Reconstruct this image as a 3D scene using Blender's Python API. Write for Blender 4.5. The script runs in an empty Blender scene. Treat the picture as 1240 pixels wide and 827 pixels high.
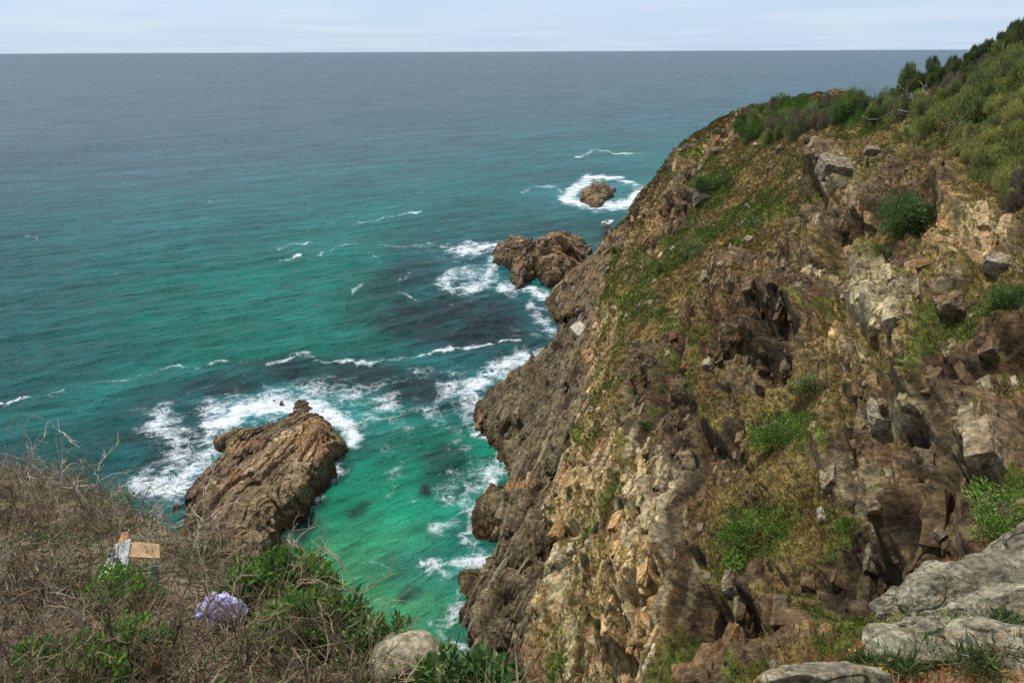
import bpy, math, random
import numpy as np
from mathutils import Matrix, Vector

random.seed(7)
RNG = np.random.default_rng(11)
F32 = np.float32
S = bpy.context.scene
COL = S.collection

# ------------------------------------------------------------------ camera frame
H = 45.0
FPX = 973.0
PITCH = math.radians(19.86)
ROLL = math.radians(0.24)
W0, H0 = 1240.0, 827.0
_cp, _sp = math.cos(PITCH), math.sin(PITCH)
_r = np.array([1, 0, 0.]); _f = np.array([0, _cp, -_sp]); _u = np.array([0, _sp, _cp])
RIGHT = _r * math.cos(ROLL) - _u * math.sin(ROLL)
UP = _r * math.sin(ROLL) + _u * math.cos(ROLL)
FWD = _f
EYE = np.array([0, 0, H])


def ray(px, py):
    a = (px - W0 / 2) / FPX; b = (H0 / 2 - py) / FPX
    return RIGHT * a + UP * b + FWD


def pY(px, py, Y):
    d = ray(px, py); return EYE + d * (Y / d[1])


def pZ(px, py, Z=0.0):
    d = ray(px, py); return EYE + d * ((Z - H) / d[2])


def proj(P):
    q = P - EYE
    z = np.maximum(q @ FWD, 0.05)
    return W0 / 2 + FPX * (q @ RIGHT) / z, H0 / 2 - FPX * (q @ UP) / z, z


# ------------------------------------------------------------------ noise
_T = RNG.random((64, 64, 64)).astype(F32)
_TF = _T.ravel()


def vnoise(P):
    """smooth value noise, -1..1, P is N x 3"""
    P = np.asarray(P, dtype=F32)
    fl = np.floor(P); fr = P - fl; fr = fr * fr * (3 - 2 * fr)
    i = fl.astype(np.int32)
    x0 = (i[:, 0] & 63) << 12; x1 = ((i[:, 0] + 1) & 63) << 12
    y0 = (i[:, 1] & 63) << 6; y1 = ((i[:, 1] + 1) & 63) << 6
    z0 = i[:, 2] & 63; z1 = (i[:, 2] + 1) & 63
    fx, fy, fz = fr[:, 0], fr[:, 1], fr[:, 2]
    t = _TF
    a = t[x0 | y0 | z0]; a = a + (t[x1 | y0 | z0] - a) * fx
    b = t[x0 | y1 | z0]; b = b + (t[x1 | y1 | z0] - b) * fx
    c = t[x0 | y0 | z1]; c = c + (t[x1 | y0 | z1] - c) * fx
    d = t[x0 | y1 | z1]; d = d + (t[x1 | y1 | z1] - d) * fx
    a = a + (b - a) * fy; c = c + (d - c) * fy
    return (a + (c - a) * fz) * 2 - 1


_A = np.array([[0.36, 0.48, -0.8], [-0.8, 0.6, 0], [0.48, 0.64, 0.6]], dtype=F32)


def fbm(P, octaves=4, gain=0.5):
    P = np.asarray(P, dtype=F32) @ _A
    s = 0; a = 1.0; n = 0
    for _ in range(octaves):
        s = s + a * vnoise(P); n += a; a *= gain
        P = (P @ _A) * 2.03 + 17.3
    return s / n * 1.6


def hsh(*k):
    v = np.zeros(k[0].shape, dtype=np.uint32)
    for q, m in zip(k, (0x9E3779B1, 0x85EBCA77, 0xC2B2AE3D, 0x27D4EB2F)):
        v = (v ^ (q.astype(np.int64).astype(np.uint32))) * np.uint32(m)
        v ^= v >> np.uint32(15)
    v = v * np.uint32(0x2C1B3C6D); v ^= v >> np.uint32(12)
    v = v * np.uint32(0x297A2D39); v ^= v >> np.uint32(15)
    return (v & np.uint32(0xFFFFFF)).astype(F32) / F32(0xFFFFFF)


def smooth(a, b, x):
    t = np.clip((x - a) / (b - a), 0, 1); return t * t * (3 - 2 * t)


def frame(n0, yaw=0.0):
    """bedding frame rows e0 (bed normal), e1, e2"""
    e0 = np.array(n0, float); e0 /= np.linalg.norm(e0)
    e2 = np.array([0, 1, 0.]); e2 -= e0 * e0.dot(e2); e2 /= np.linalg.norm(e2)
    e1 = np.cross(e2, e0)
    if yaw:
        R = np.array(Matrix.Rotation(yaw, 3, Vector(e1)))
        e0 = R @ e0; e2 = R @ e2
    return np.array([e0, e1, e2], dtype=F32)


def bricks(Q, size, seed):
    """jointed strata: Q in bedding frame. returns cell random a, b, crack distance 0..0.5, local coords"""
    q0 = Q[:, 0] / size[0]
    q0 = q0 + 0.35 * np.sin(q0 * 1.7 + seed) + 0.2 * np.sin(q0 * 4.1 + seed * 2)
    i = np.floor(q0); f0 = q0 - i
    s1 = hsh(i, i * 0 + seed)
    q1 = Q[:, 1] / size[1] + s1 * 7
    j = np.floor(q1); f1 = q1 - j
    s2 = hsh(i, j, i * 0 + seed + 5)
    q2 = Q[:, 2] / size[2] * (0.7 + 0.6 * s1) + s2 * 9
    k = np.floor(q2); f2 = q2 - k
    a = hsh(i, j, k, i * 0 + seed); b = hsh(k, i, j, i * 0 + seed + 9)
    cr = np.minimum(np.minimum(f0, 1 - f0), np.minimum(f2, 1 - f2))
    return a, b, cr, f0, f2


def strata(P, fr, s=1.0, seed=1, warp=1.0, split=False, el=1.0):
    """displacement (m, about -1..1 x s), cell tint 0..1, crack mask 0..1"""
    w = np.stack([vnoise(P / (5 * s) + 3.1 * k) for k in range(3)], 1) * (0.55 * s * warp) + \
        np.stack([vnoise(P / (1.3 * s) + 8.1 * k) for k in range(3)], 1) * (0.14 * s * warp)
    Q = (P + w) @ fr.T
    a, b, c1, f0, f2 = bricks(Q, (1.9 * s, 6 * s, 5 * s * el), seed)
    d = (a - 0.5) * 1.5 + (f0 - 0.5) * (b - 0.35) * 0.9 + (f2 - 0.5) * (a - 0.5) * 0.7
    big = d * s
    a2, b2, c2, g0, g2 = bricks(Q + 3.3, (0.62 * s, 2.1 * s, 1.7 * s * el), seed + 20)
    d = d + (a2 - 0.5) * 0.52 + (g0 - 0.5) * (b2 - 0.3) * 0.3
    a3, b3, c3, h0, h2 = bricks(Q - 5.3, (0.21 * s, .8 * s, 0.66 * s * el), seed + 40)
    d = d + (a3 - 0.5) * 0.19
    crack = np.maximum(1 - smooth(0.0, 0.07, c1), 0.6 * (1 - smooth(0, 0.1, c2)))
    d = d - 0.28 * crack * (0.5 + a)
    d = d + 0.22 * fbm(P / (0.7 * s), 3)
    if split: return big, d * s - big, np.clip(0.45 * a + 0.35 * a2 + 0.2 * a3, 0, 1), crack
    tint = np.clip(0.45 * a + 0.35 * a2 + 0.2 * a3, 0, 1)
    return d * s, tint, crack


# ------------------------------------------------------------------ mesh helpers
def mesh(name, V, faces, mat, col=None, shade=False, attrs=None, parent=None, link=True):
    """faces: list of int arrays (n x k)"""
    me = bpy.data.meshes.new(name)
    V = np.asarray(V, dtype=F32)
    if not isinstance(faces, (list, tuple)): faces = [faces]
    faces = [np.asarray(f, dtype=np.int32) for f in faces if len(f)]
    me.vertices.add(len(V)); me.vertices.foreach_set('co', V.ravel())
    li = np.concatenate([f.ravel() for f in faces])
    tot = np.concatenate([np.full(len(f), f.shape[1], np.int32) for f in faces])
    st = np.concatenate([[0], np.cumsum(tot)[:-1]]).astype(np.int32)
    me.loops.add(len(li)); me.loops.foreach_set('vertex_index', li)
    me.polygons.add(len(tot)); me.polygons.foreach_set('loop_start', st)
    try: me.polygons.foreach_set('loop_total', tot)
    except Exception: pass
    me.polygons.foreach_set('use_smooth', np.full(len(tot), bool(shade)))
    if col is not None:
        c = np.ones((len(V), 4), dtype=F32); c[:, :3] = np.clip(col, 0, 1)
        at = me.color_attributes.new('Col', 'FLOAT_COLOR', 'POINT'); at.data.foreach_set('color', c.ravel())
    for k, v in (attrs or {}).items():
        at = me.attributes.new(k, 'FLOAT', 'POINT'); at.data.foreach_set('value', np.asarray(v, dtype=F32))
    if mat: me.materials.append(mat)
    me.update(calc_edges=True)
    o = bpy.data.objects.new(name, me)
    if link: COL.objects.link(o)
    if parent: o.parent = parent
    return o


def grid_faces(nu, nv):
    i = np.arange(nu * nv, dtype=np.int32).reshape(nu, nv)
    return np.stack([i[:-1, :-1], i[1:, :-1], i[1:, 1:], i[:-1, 1:]], -1).reshape(-1, 4)


def grid_normals(P):
    du = np.gradient(P, axis=0); dv = np.gradient(P, axis=1)
    n = np.cross(du, dv); n /= np.linalg.norm(n, axis=2, keepdims=True) + 1e-9
    return n


def tag(o, label=None, cat=None, group=None, kind=None):
    if label: o['label'] = label
    if cat: o['category'] = cat
    if group: o['group'] = group
    if kind: o['kind'] = kind
    return o


def empty(name, loc, rz=0.0, sc=1.0):
    o = bpy.data.objects.new(name, None); COL.objects.link(o)
    o.location = loc; o.rotation_euler = (0, 0, rz); o.scale = (sc,) * 3
    return o


def copy_tree(root, loc, rz, sc, tilt=(0, 0)):
    c = root.copy(); COL.objects.link(c)
    c.location = loc; c.rotation_euler = (tilt[0], tilt[1], rz)
    c.scale = sc if hasattr(sc, '__len__') else (sc,) * 3
    for ch in list(root.children):
        d = ch.copy(); COL.objects.link(d); d.parent = c
    return c


# ------------------------------------------------------------------ materials
def nt(mat):
    mat.use_nodes = True; t = mat.node_tree; t.nodes.clear(); return t


def N(t, typ, **kw):
    n = t.nodes.new(typ)
    for k, v in kw.items():
        if k.startswith('_'): setattr(n, k[1:], v)
        else: n.inputs[k].default_value = v
    return n


def vmat(name, rough=0.85, bump=0.3, scale=6.0, var=0.35, dist=0.05, spec=0.25, trans=0.0, detail=6):
    """material that takes its colour from the mesh and breaks it up with noise"""
    m = bpy.data.materials.new(name); t = nt(m); L = t.links.new
    out = N(t, 'ShaderNodeOutputMaterial'); p = N(t, 'ShaderNodeBsdfPrincipled')
    p.inputs['Roughness'].default_value = rough; p.inputs['Specular IOR Level'].default_value = spec
    a = N(t, 'ShaderNodeAttribute', _attribute_name='Col')
    g = N(t, 'ShaderNodeNewGeometry')
    n = N(t, 'ShaderNodeTexNoise', Scale=scale, Detail=float(detail), Roughness=0.65)
    L(g.outputs['Position'], n.inputs['Vector'])
    r = N(t, 'ShaderNodeMapRange'); r.inputs['From Min'].default_value = 0.32; r.inputs['From Max'].default_value = 0.68
    r.inputs['To Min'].default_value = 1 - var; r.inputs['To Max'].default_value = 1 + var
    L(n.outputs['Fac'], r.inputs['Value'])
    mx = N(t, 'ShaderNodeVectorMath', _operation='SCALE')
    L(a.outputs['Color'], mx.inputs[0]); L(r.outputs['Result'], mx.inputs['Scale'])
    L(mx.outputs['Vector'], p.inputs['Base Color'])
    if bump:
        b = N(t, 'ShaderNodeBump', Strength=bump, Distance=dist)
        L(n.outputs['Fac'], b.inputs['Height']); L(b.outputs['Normal'], p.inputs['Normal'])
    if trans:
        tr = N(t, 'ShaderNodeBsdfTranslucent'); L(mx.outputs['Vector'], tr.inputs['Color'])
        ms = N(t, 'ShaderNodeMixShader', Fac=trans)
        L(p.outputs[0], ms.inputs[1]); L(tr.outputs[0], ms.inputs[2]); L(ms.outputs[0], out.inputs[0])
    else:
        L(p.outputs[0], out.inputs[0])
    return m


M_ROCK = vmat('cliff rock and turf', 0.9, 0.9, 3.2, 0.75, 0.25, 0.15, detail=12)
M_STACK = vmat('wet sea rock', 0.75, 0.8, 3.4, 0.65, 0.2, 0.25, detail=12)
M_BOULDER = vmat('lichened boulder', 0.88, 1.0, 20.0, 0.65, 0.05, 0.15, detail=12)
M_SOIL = vmat('dry litter soil', 0.95, 0.6, 30.0, 0.6, 0.02, 0.1, detail=6)
M_LEAF = vmat('leaf', 0.5, 0, 3.0, 0.25, 0, 0.35, trans=0.25, detail=2)
M_NEEDLE = vmat('scrub foliage', 0.75, 0, 0.8, 0.25, 0, 0.2, trans=0.2, detail=2)
M_TWIG = vmat('dead twig', 0.85, 0, 20.0, 0.35, 0, 0.15, detail=2)
M_GRASS = vmat('dry grass', 0.8, 0, 1.2, 0.3, 0, 0.15, trans=0.2, detail=2)


def c3(r, g, b): return np.array([r, g, b], dtype=F32)


def mixc(a, b, t): return a + (b - a) * np.asarray(t)[..., None]


# ------------------------------------------------------------------ pixel-outline helpers (photo outline -> place on a surface)
def seg_dist(px, py, pts):
    """distance to a polyline in picture units, and position along it"""
    best = np.full(px.shape, 1e9, dtype=F32); tt = np.zeros(px.shape, dtype=F32)
    n = len(pts) - 1
    for i in range(n):
        ax, ay = pts[i][:2]; bx, by = pts[i + 1][:2]
        dx, dy = bx - ax, by - ay; l2 = dx * dx + dy * dy + 1e-9
        t = np.clip(((px - ax) * dx + (py - ay) * dy) / l2, 0, 1)
        d = np.hypot(px - ax - t * dx, py - ay - t * dy)
        m = d < best; best = np.where(m, d, best); tt = np.where(m, (i + t) / n, tt)
    return best, tt


def ell(px, py, cx, cy, rx, ry, ang=0.0, soft=0.5):
    a = math.radians(ang); c, s = math.cos(a), math.sin(a)
    u = ((px - cx) * c + (py - cy) * s) / rx; v = (-(px - cx) * s + (py - cy) * c) / ry
    return 1 - smooth(1 - soft, 1 + soft, np.hypot(u, v))


# ------------------------------------------------------------------ HEADLAND
TAB = {  # distance: [(x, z) at six stations up the slope, the crest last]
    8:   [(-4, 7), (-2, 14), (0.5, 20), (3.5, 28), (7.5, 35), (13, 39)],
    14:  [(-2, 7), (0.5, 14), (3, 20), (6, 28), (11, 35), (18, 40)],
    20:  [(-1, 7), (1.5, 14), (4.5, 20), (9.5, 28), (16, 35.5), (24, 42)],
    30:  [(0, 7), (3, 14), (6.8, 20), (12.5, 28), (21, 36), (29, 43)],
    45:  [(1.1, 7), (4.5, 14), (8, 20), (15, 28), (25.5, 36), (34, 44.5)],
    60:  [(3.3, 7), (6.5, 14), (10, 20), (19, 28), (27.5, 36), (38, 45.5)],
    80:  [(7.2, 7), (10, 14), (14, 20), (23, 28), (31.5, 36), (45, 43)],
    100: [(9.8, 7), (12.5, 14), (17, 20), (27, 28), (36, 35.5), (49, 40.0)],
    125: [(14, 7), (17.5, 14), (22, 20), (30.5, 28), (38, 34), (47.5, 39.4)],
    140: [(17, 7), (21, 14), (26, 20), (32.5, 28), (37.5, 33), (44, 37.8)],
    150: [(19.5, 7), (24, 14), (28, 20), (33, 27.5), (36.5, 32), (41, 35.2)],
    165: [(23, 7), (27, 13), (30, 18), (33, 24), (35.5, 27.5), (38, 29.6)],
    180: [(24, 6), (27, 11), (29.5, 14.5), (31.5, 17.5), (33, 19.5), (35, 21)],
    190: [(24.5, 3.5), (26.5, 6), (28, 7.5), (29, 9), (30, 10), (31, 10.5)],
    200: [(24, .5), (25.5, 1.5), (27, 2.5), (28, 3), (28.5, 3), (29, 3)],
    210: [(24, -3), (25.5, -3), (27, -3), (28, -3), (28.5, -3), (29, -3)],
}
WL = [(748, 287), (736, 300), (712, 320), (692, 334), (669, 350), (664, 370), (672, 390), (692, 402), (688, 412),
      (668, 424), (642, 438), (624, 452), (628, 467), (606, 480), (577, 499), (579, 520), (597, 545), (616, 566), (604, 588),
      (571, 632), (574, 648), (596, 664), (600, 683), (558, 703), (563, 728), (550, 752), (556, 790), (600, 822)]
wl = np.array([pZ(a, b) for a, b in WL])[::-1]
YS = np.array(sorted(TAB)); TT = np.array([TAB[y] for y in YS], dtype=float)
NU, NV = 1300, 1300
Yr = np.exp(np.linspace(math.log(8.0), math.log(212.0), NU))
st = np.zeros((NU, 6, 2))
for k in range(6):
    for c in range(2):
        v = np.interp(Yr, YS, TT[:, k, c])
        ker = np.hanning(61); ker /= ker.sum()
        st[:, k, c] = np.convolve(np.pad(v, 30, mode='edge'), ker, 'valid')
Xw = np.interp(Yr, np.concatenate([[8, 30], wl[:, 1], [212]]), np.concatenate([[-6, -3], wl[:, 0], [25]]))
prof = np.zeros((NU, 12, 2))
prof[:, 0] = np.stack([Xw - 9, np.full(NU, -6.0)], 1)
prof[:, 1] = np.stack([Xw - .6, np.full(NU, -0.9)], 1)
wx = np.minimum(Xw + .5, st[:, 0, 0] - .5)
hz = np.minimum(st[:, 0, 1], 7)
prof[:, 2] = np.stack([wx, np.minimum(1.1, hz * .3)], 1)
prof[:, 3] = np.stack([wx + (st[:, 0, 0] - wx) * .32, hz * .52], 1)
prof[:, 4] = np.stack([wx + (st[:, 0, 0] - wx) * .75, hz * .74], 1)
for k in range(6): prof[:, 5 + k] = st[:, k]
near = 1 - smooth(62, 95, Yr)
bz = np.where(st[:, 5, 1] < 4, -5.0, (st[:, 5, 1] + 4) * near + (-6) * (1 - near))
prof[:, 11] = np.stack([st[:, 5, 0] + 55, bz], 1)
vw = np.array([0, .02, .045, .10, .16, .22, .34, .44, .60, .76, .92, 1.0])
vv = np.linspace(0, 1, NV)
BASE = np.zeros((NU, NV, 3)); BASE[:, :, 1] = Yr[:, None]
for i in range(NU):
    BASE[i, :, 0] = np.interp(vv, vw, prof[i, :, 0]); BASE[i, :, 2] = np.interp(vv, vw, prof[i, :, 1])
ker = np.hanning(33); ker /= ker.sum()
for c in (0, 2):   # soften the joints of the profile above the wave line
    pad = np.pad(BASE[:, :, c], ((0, 0), (16, 16)), mode='edge')
    cs = np.cumsum(np.pad(pad, ((0, 0), (1, 0))), axis=1); sm = (cs[:, 33:] - cs[:, :-33]) / 33
    w = smooth(.06, .12, vv)[None, :]
    BASE[:, :, c] = BASE[:, :, c] * (1 - w) + sm * w
nrm = grid_normals(BASE)
if nrm[NU // 2, NV // 2, 2] < 0: nrm = -nrm
P = BASE.reshape(-1, 3).astype(F32); NN = nrm.reshape(-1, 3).astype(F32)
VW = np.tile(vv, NU).astype(F32)
bx, by, bd = proj(P)

FR = frame((.80, -.18, .58), yaw=math.radians(16))
low = 1 - smooth(.20, .26, VW + 0.02 * vnoise(P / 4))       # wave-cut shelf at the foot
top = smooth(.72, .86, VW)
# big buttresses and gullies running up the slope
SHR = np.stack([P[:, 0] * .35 + P[:, 2] * .1, P[:, 1] + P[:, 0] * .35, P[:, 2] * .35], 1).astype(F32)
gul = fbm(SHR / 11, 4) * 2.6 + fbm(P / 22, 2) * 1.6
def soften(v, n=3):
    v = v.reshape(NU, NV).copy()
    for _ in range(n):
        v[1:-1] = (v[:-2] + 2 * v[1:-1] + v[2:]) / 4; v[:, 1:-1] = (v[:, :-2] + 2 * v[:, 1:-1] + v[:, 2:]) / 4
    return v.ravel()


d_a, d_b, tint, crack = strata(P, FR, 1.0, 3, split=True); d_rock = soften(d_a, 1) + d_b
d_fine, tint_f, crack_f = strata(P * 1.0 + 11, frame((.6, .5, .6), yaw=.5), .36, 77)
d_a, d_b, tint_b, crack_b = strata(P + 31, FR, 2.4, 7, split=True); d_big = soften(d_a, 3) + soften(d_b, 2)
FRL = frame((.75, -.38, .55))         # the shelf's beds run up to the right
d_a, d_b, tint_l, crack_l = strata(P, FRL, 1.15, 15, split=True, el=2.2); d_low = soften(d_a, 3) + d_b
# where bare rock breaks through the turf
rk = .16 + fbm(np.stack([P[:, 0] * .9, P[:, 1] * .45, P[:, 2] * .9], 1) / 7.5 + 5, 6, .62) * 1.35 + 0.0 + .3 * fbm(P / 1.7 + 33, 3)
ROCKS = [(1035, 360, 48, 55, 60, 1.3), (1100, 370, 70, 45, 50, 1.0), (1175, 280, 70, 60, 55, 1.4), (1010, 205, 30, 22, 0, 1.2),
         (900, 420, 60, 80, 0, 1.0), (930, 370, 45, 45, 0, 1.3), (1170, 510, 90, 50, 50, 1.3), (1060, 570, 60, 50, 60, 1.1),
         (1130, 590, 70, 60, 50, .9), (1030, 700, 65, 60, 0, 1.3), (900, 730, 90, 60, 0, 1.0), (770, 540, 60, 90, -20, 1.1),
         (830, 590, 70, 60, 0, .8), (700, 650, 50, 130, 0, 1.5), (780, 720, 60, 120, 0, 1.5), (1210, 430, 50, 60, 0, .9),
         (1220, 520, 40, 60, 0, 1.0), (885, 330, 30, 30, 0, .8), (1000, 800, 80, 30, 0, .8), (820, 260, 20, 40, 20, .9)]
TURF = [(950, 520, 60, 42, 20, 1.2), (920, 640, 75, 50, -20, 1.3), (940, 590, 60, 40, -35, 1.1), (1140, 415, 80, 22, -28, 1.4), (1000, 480, 60, 25, -30, 1.2),
        (850, 490, 22, 60, -25, .8), (1215, 620, 40, 45, 0, 1.5), (870, 260, 80, 40, -50, .9), (960, 250, 60, 60, -30, .9),
        (800, 340, 60, 60, -40, .9), (770, 480, 40, 50, 0, .5), (960, 170, 120, 50, -30, .9), (830, 420, 30, 50, 0, .6),
        (1110, 140, 90, 40, 0, .8), (1200, 170, 70, 90, 0, 1.2), (880, 440, 20, 80, 30, .3), (985, 590, 30, 20, 0, .6)]
for cx, cy, rx, ry, an, k in ROCKS: rk += .42 * k * ell(bx, by, cx, cy, rx, ry, an, .6)
for cx, cy, rx, ry, an, k in TURF: rk -= .7 * k * ell(bx, by, cx, cy, rx, ry, an, .6)
ROCKM = smooth(-.15, .25, rk) * (1 - .9 * top)
ROCKM = np.maximum(ROCKM, low)
# hollows and ledges seen in the photo
dent = np.zeros(len(P), dtype=F32)
for cx, cy, rx, ry, an, k in [(915, 400, 40, 40, 0, -2.6), (1000, 400, 26, 16, 50, -2.2), (1030, 390, 9, 60, -38, -1.6), (1060, 355, 40, 42, -35, 1.5),
                              (1150, 570, 12, 80, -38, -2.2), (1120, 490, 60, 16, -12, 1.5), (1195, 540, 40, 45, 0, 1.5), (1165, 290, 10, 60, -38, -1.0),
                              (1190, 260, 30, 50, -38, 1.0), (1125, 275, 10, 40, -20, -1.8), (1010, 208, 26, 18, 10, 1.8), (1030, 710, 60, 60, 0, -1.5), (1090, 620, 50, 40, 0, 1.0),
                              (870, 350, 30, 60, 30, 1.5), (900, 460, 30, 30, 0, 1.2), (820, 460, 60, 90, 10, -1.4), 
                              (740, 470, 16, 60, 15, -1.0), (700, 480, 10, 60, 0, 1.0), (880, 780, 40, 60, 0, -2.0), (960, 700, 40, 60, 20, 1.2), (640, 575, 50, 8, -12, -2.0), (650, 660, 60, 8, -30, -2.2),
                              (650, 430, 50, 7, -25, -1.4), (600, 500, 50, 30, 0, 1.0), (620, 620, 40, 30, 0, .8), (610, 740, 50, 50, 0, 1.0), (845, 235, 24, 22, 0, .9)]:
    dent += k * (.5 if rx < 13 else 1) * ell(bx, by, cx, cy, rx, ry, an, .45)
disp = dent * .8 + gul * (.75 * (1 - low)) * (1 - .6 * top)
ROCKD = soften(ROCKM, 14)
turf_d = fbm(P / 1.6, 4) * .32 + fbm(P / 5, 2) * .3
wall = smooth(.22, .26, VW) * (1 - smooth(.36, .44, VW)) * (1 - smooth(110, 150, P[:, 1]))
land = (1 - low) * ((d_rock * (.72 - .35 * wall) + d_big * (.80 - .35 * wall) + d_fine * .5) * ROCKD + (turf_d + d_rock * .25 + d_fine * .25) * (1 - ROCKD))
sh = low * (d_low * .95 + d_fine * .5 + gul * .25)
damp = smooth(0.0, .03, VW)
# keep the coast where the photo has it
disp = (disp + land + sh) * damp
# ease the steps where the sheet would be drawn out into long slivers
for _ in range(4):
    D2 = disp.reshape(NU, NV)
    sv = np.linalg.norm(np.gradient(BASE, axis=1), axis=2); su = np.linalg.norm(np.gradient(BASE, axis=0), axis=2)
    stt = np.maximum(np.abs(np.gradient(D2, axis=1)) / sv, np.abs(np.gradient(D2, axis=0)) / su)
    ww = np.clip(soften(smooth(1.1, 2.4, stt).ravel(), 4) * 2.0, 0, 1)
    disp = disp * (1 - ww) + soften(disp, 9) * ww
P2 = P + NN * disp[:, None].astype(F32)
G2 = P2.reshape(NU, NV, 3)
n2 = grid_normals(G2); n2 = n2 if n2[NU // 2, NV // 2, 2] > 0 else -n2
n2 = n2.reshape(-1, 3)
bx, by, bd = proj(P2)
up = n2[:, 2]
nz1 = fbm(P2 / 2.2 + 9, 4); nz2 = fbm(P2 / 9 + 2, 3); nz3 = fbm(P2 / .6 + 4, 3); nz4 = fbm(P2 / 1.1 + 24, 4, .7); tf = np.clip(tint_f, 0, 1)
# --- colour: rock
Crock = mixc(c3(.060, .042, .028), c3(.205, .155, .105), np.clip(tint * .9 + tf * .8 - .35 + .3 * nz1, 0, 1))
Crock = mixc(Crock, c3(.15, .085, .05), smooth(.0, .5, nz4) * .6)
Crock = mixc(Crock, c3(.035, .026, .02), smooth(.15, .5, -nz4) * .6)  # dark spots paint crevice shade into the rock colour
Crock = mixc(Crock, c3(.23, .125, .06), smooth(.25, .7, nz2 + .4 * nz1) * .5)
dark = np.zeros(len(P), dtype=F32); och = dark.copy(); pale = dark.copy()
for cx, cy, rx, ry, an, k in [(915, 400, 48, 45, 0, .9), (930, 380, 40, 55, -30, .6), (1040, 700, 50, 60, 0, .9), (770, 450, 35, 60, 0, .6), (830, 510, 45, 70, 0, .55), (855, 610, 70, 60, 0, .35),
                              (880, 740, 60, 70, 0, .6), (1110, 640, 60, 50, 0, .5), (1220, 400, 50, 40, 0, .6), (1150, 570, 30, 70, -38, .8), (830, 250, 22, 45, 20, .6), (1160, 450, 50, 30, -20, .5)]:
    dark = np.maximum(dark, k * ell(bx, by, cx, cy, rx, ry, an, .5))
for cx, cy, rx, ry, an, k in [(745, 720, 50, 130, 5, .9), (690, 600, 30, 70, 20, .8), (1165, 270, 60, 42, 45, .85), (1010, 395, 22, 25, 0, .6), (720, 560, 25, 60, 10, .8), (708, 440, 12, 80, 8, .7), (760, 800, 60, 40, 0, .8),
                              (785, 270, 14, 40, 20, .6), (860, 170, 60, 20, -45, .3), (1000, 150, 80, 20, 0, .25)]:
    och = np.maximum(och, k * ell(bx, by, cx, cy, rx, ry, an, .5))
for cx, cy, rx, ry, an, k in [(1055, 345, 46, 40, 40, .75), (1035, 360, 14, 45, -38, .6), (1190, 285, 45, 35, 45, .5), (1085, 505, 40, 20, -10, .8), (1170, 540, 50, 60, 0, .35), (1015, 205, 30, 22, 0, .5), (1010, 590, 18, 40, 10, .6),
                              (1180, 330, 60, 20, -10, .5), (675, 690, 14, 40, -12, .95), (690, 780, 9, 50, 5, .8), (785, 610, 26, 60, -28, .55), (820, 570, 30, 22, 0, .45), (1040, 600, 30, 40, 0, .35), (700, 400, 12, 12, 0, 1.0), (1210, 300, 40, 30, 0, .4)]:
    pale = np.maximum(pale, k * ell(bx, by, cx, cy, rx, ry, an, .5))
zt = P2[:, 2]
foot = smooth(.22, .26, VW) * (1 - smooth(.34, .42, VW)) * (1 - smooth(110, 150, P2[:, 1])) * .85   # ochre band above the shelf
och = np.maximum(och, foot)
Crock = mixc(Crock, mixc(c3(.33, .21, .11), c3(.54, .40, .24), np.clip(.5 + nz1, 0, 1)), np.clip(och * (1.1 + nz2 + .5 * nz1), 0, .9))
Q = P2 @ FR.T
stripe = np.sin(Q[:, 0] * 6.5 + 2.6 * fbm(P2 / 4, 3) + 1.0 * nz1) * .5 + .5
Crock = mixc(Crock, c3(.40, .36, .27), np.clip(pale * (.75 + .6 * nz1 + .2 * stripe), 0, .85))
st_w = (ell(bx, by, 780, 600, 50, 100, -25, .5) + ell(bx, by, 800, 720, 40, 120, 10, .5) + ell(bx, by, 680, 720, 34, 120, -5, .5) * 1.2 + .5 * wall)
Crock = mixc(Crock, c3(.40, .35, .26), smooth(.55, .8, stripe) * np.clip(st_w, 0, 1) * .95)
Crock = mixc(Crock, c3(.055, .045, .038), smooth(.75, .98, 1 - stripe) * np.clip(st_w, 0, 1) * .3 * np.clip(.5 + 1.5 * nz4, 0, 1))
lich = smooth(.32, .55, nz3 * .7 + nz1 * .5) * smooth(.1, .6, up)
Crock = mixc(Crock, c3(.36, .34, .27), lich * .7)
Crock = mixc(Crock, c3(.044, .031, .022), np.clip(dark * (.9 + 1.1 * nz1), 0, .85))  # dark stained rock, with the shade of hollows and cracks painted in
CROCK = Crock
# --- colour: turf
gr = nz2 * .8 + fbm(P2 / 3.5 + 40, 3) * .7
dry = mixc(c3(.105, .080, .032), c3(.215, .165, .075), np.clip(.5 + nz1 * .9, 0, 1))
dry = mixc(dry, c3(.12, .078, .042), smooth(.1, .6, fbm(P2 / 4 + 60, 3)) * .7)
grn = mixc(c3(.060, .078, .02), c3(.125, .15, .035), np.clip(.5 + nz1, 0, 1))
gz = np.zeros(len(P), dtype=F32)
for cx, cy, rx, ry, an, k in [(1140, 415, 75, 20, -28, 1.2), (955, 520, 50, 30, 0, 1.1), (925, 640, 60, 38, -20, 1.2), (1215, 610, 40, 45, 0, 1.3), (770, 360, 40, 40, 0, .6), (860, 225, 30, 30, 0, .8), (980, 240, 30, 40, 0, .6),
                              (820, 420, 30, 40, 0, .5), (790, 480, 40, 40, 0, .5), (1020, 640, 30, 60, 0, .7), (840, 190, 40, 30, -45, .7), (740, 300, 12, 30, 20, 1.2), (820, 290, 50, 26, -30, .8), (900, 270, 60, 20, -45, .7), (1000, 740, 40, 40, 0, .7), (870, 800, 50, 30, 0, .7),
                              (850, 480, 16, 60, -25, .7), (1120, 150, 80, 30, 0, .5), (1100, 520, 50, 14, 0, .9)]:
    gz += k * ell(bx, by, cx, cy, rx, ry, an, .6)
GREEN = smooth(.10, .64, gr * .72 + gz * .75 + .25 * nz4 + .08)
Cturf = mixc(dry, grn, GREEN)
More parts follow.
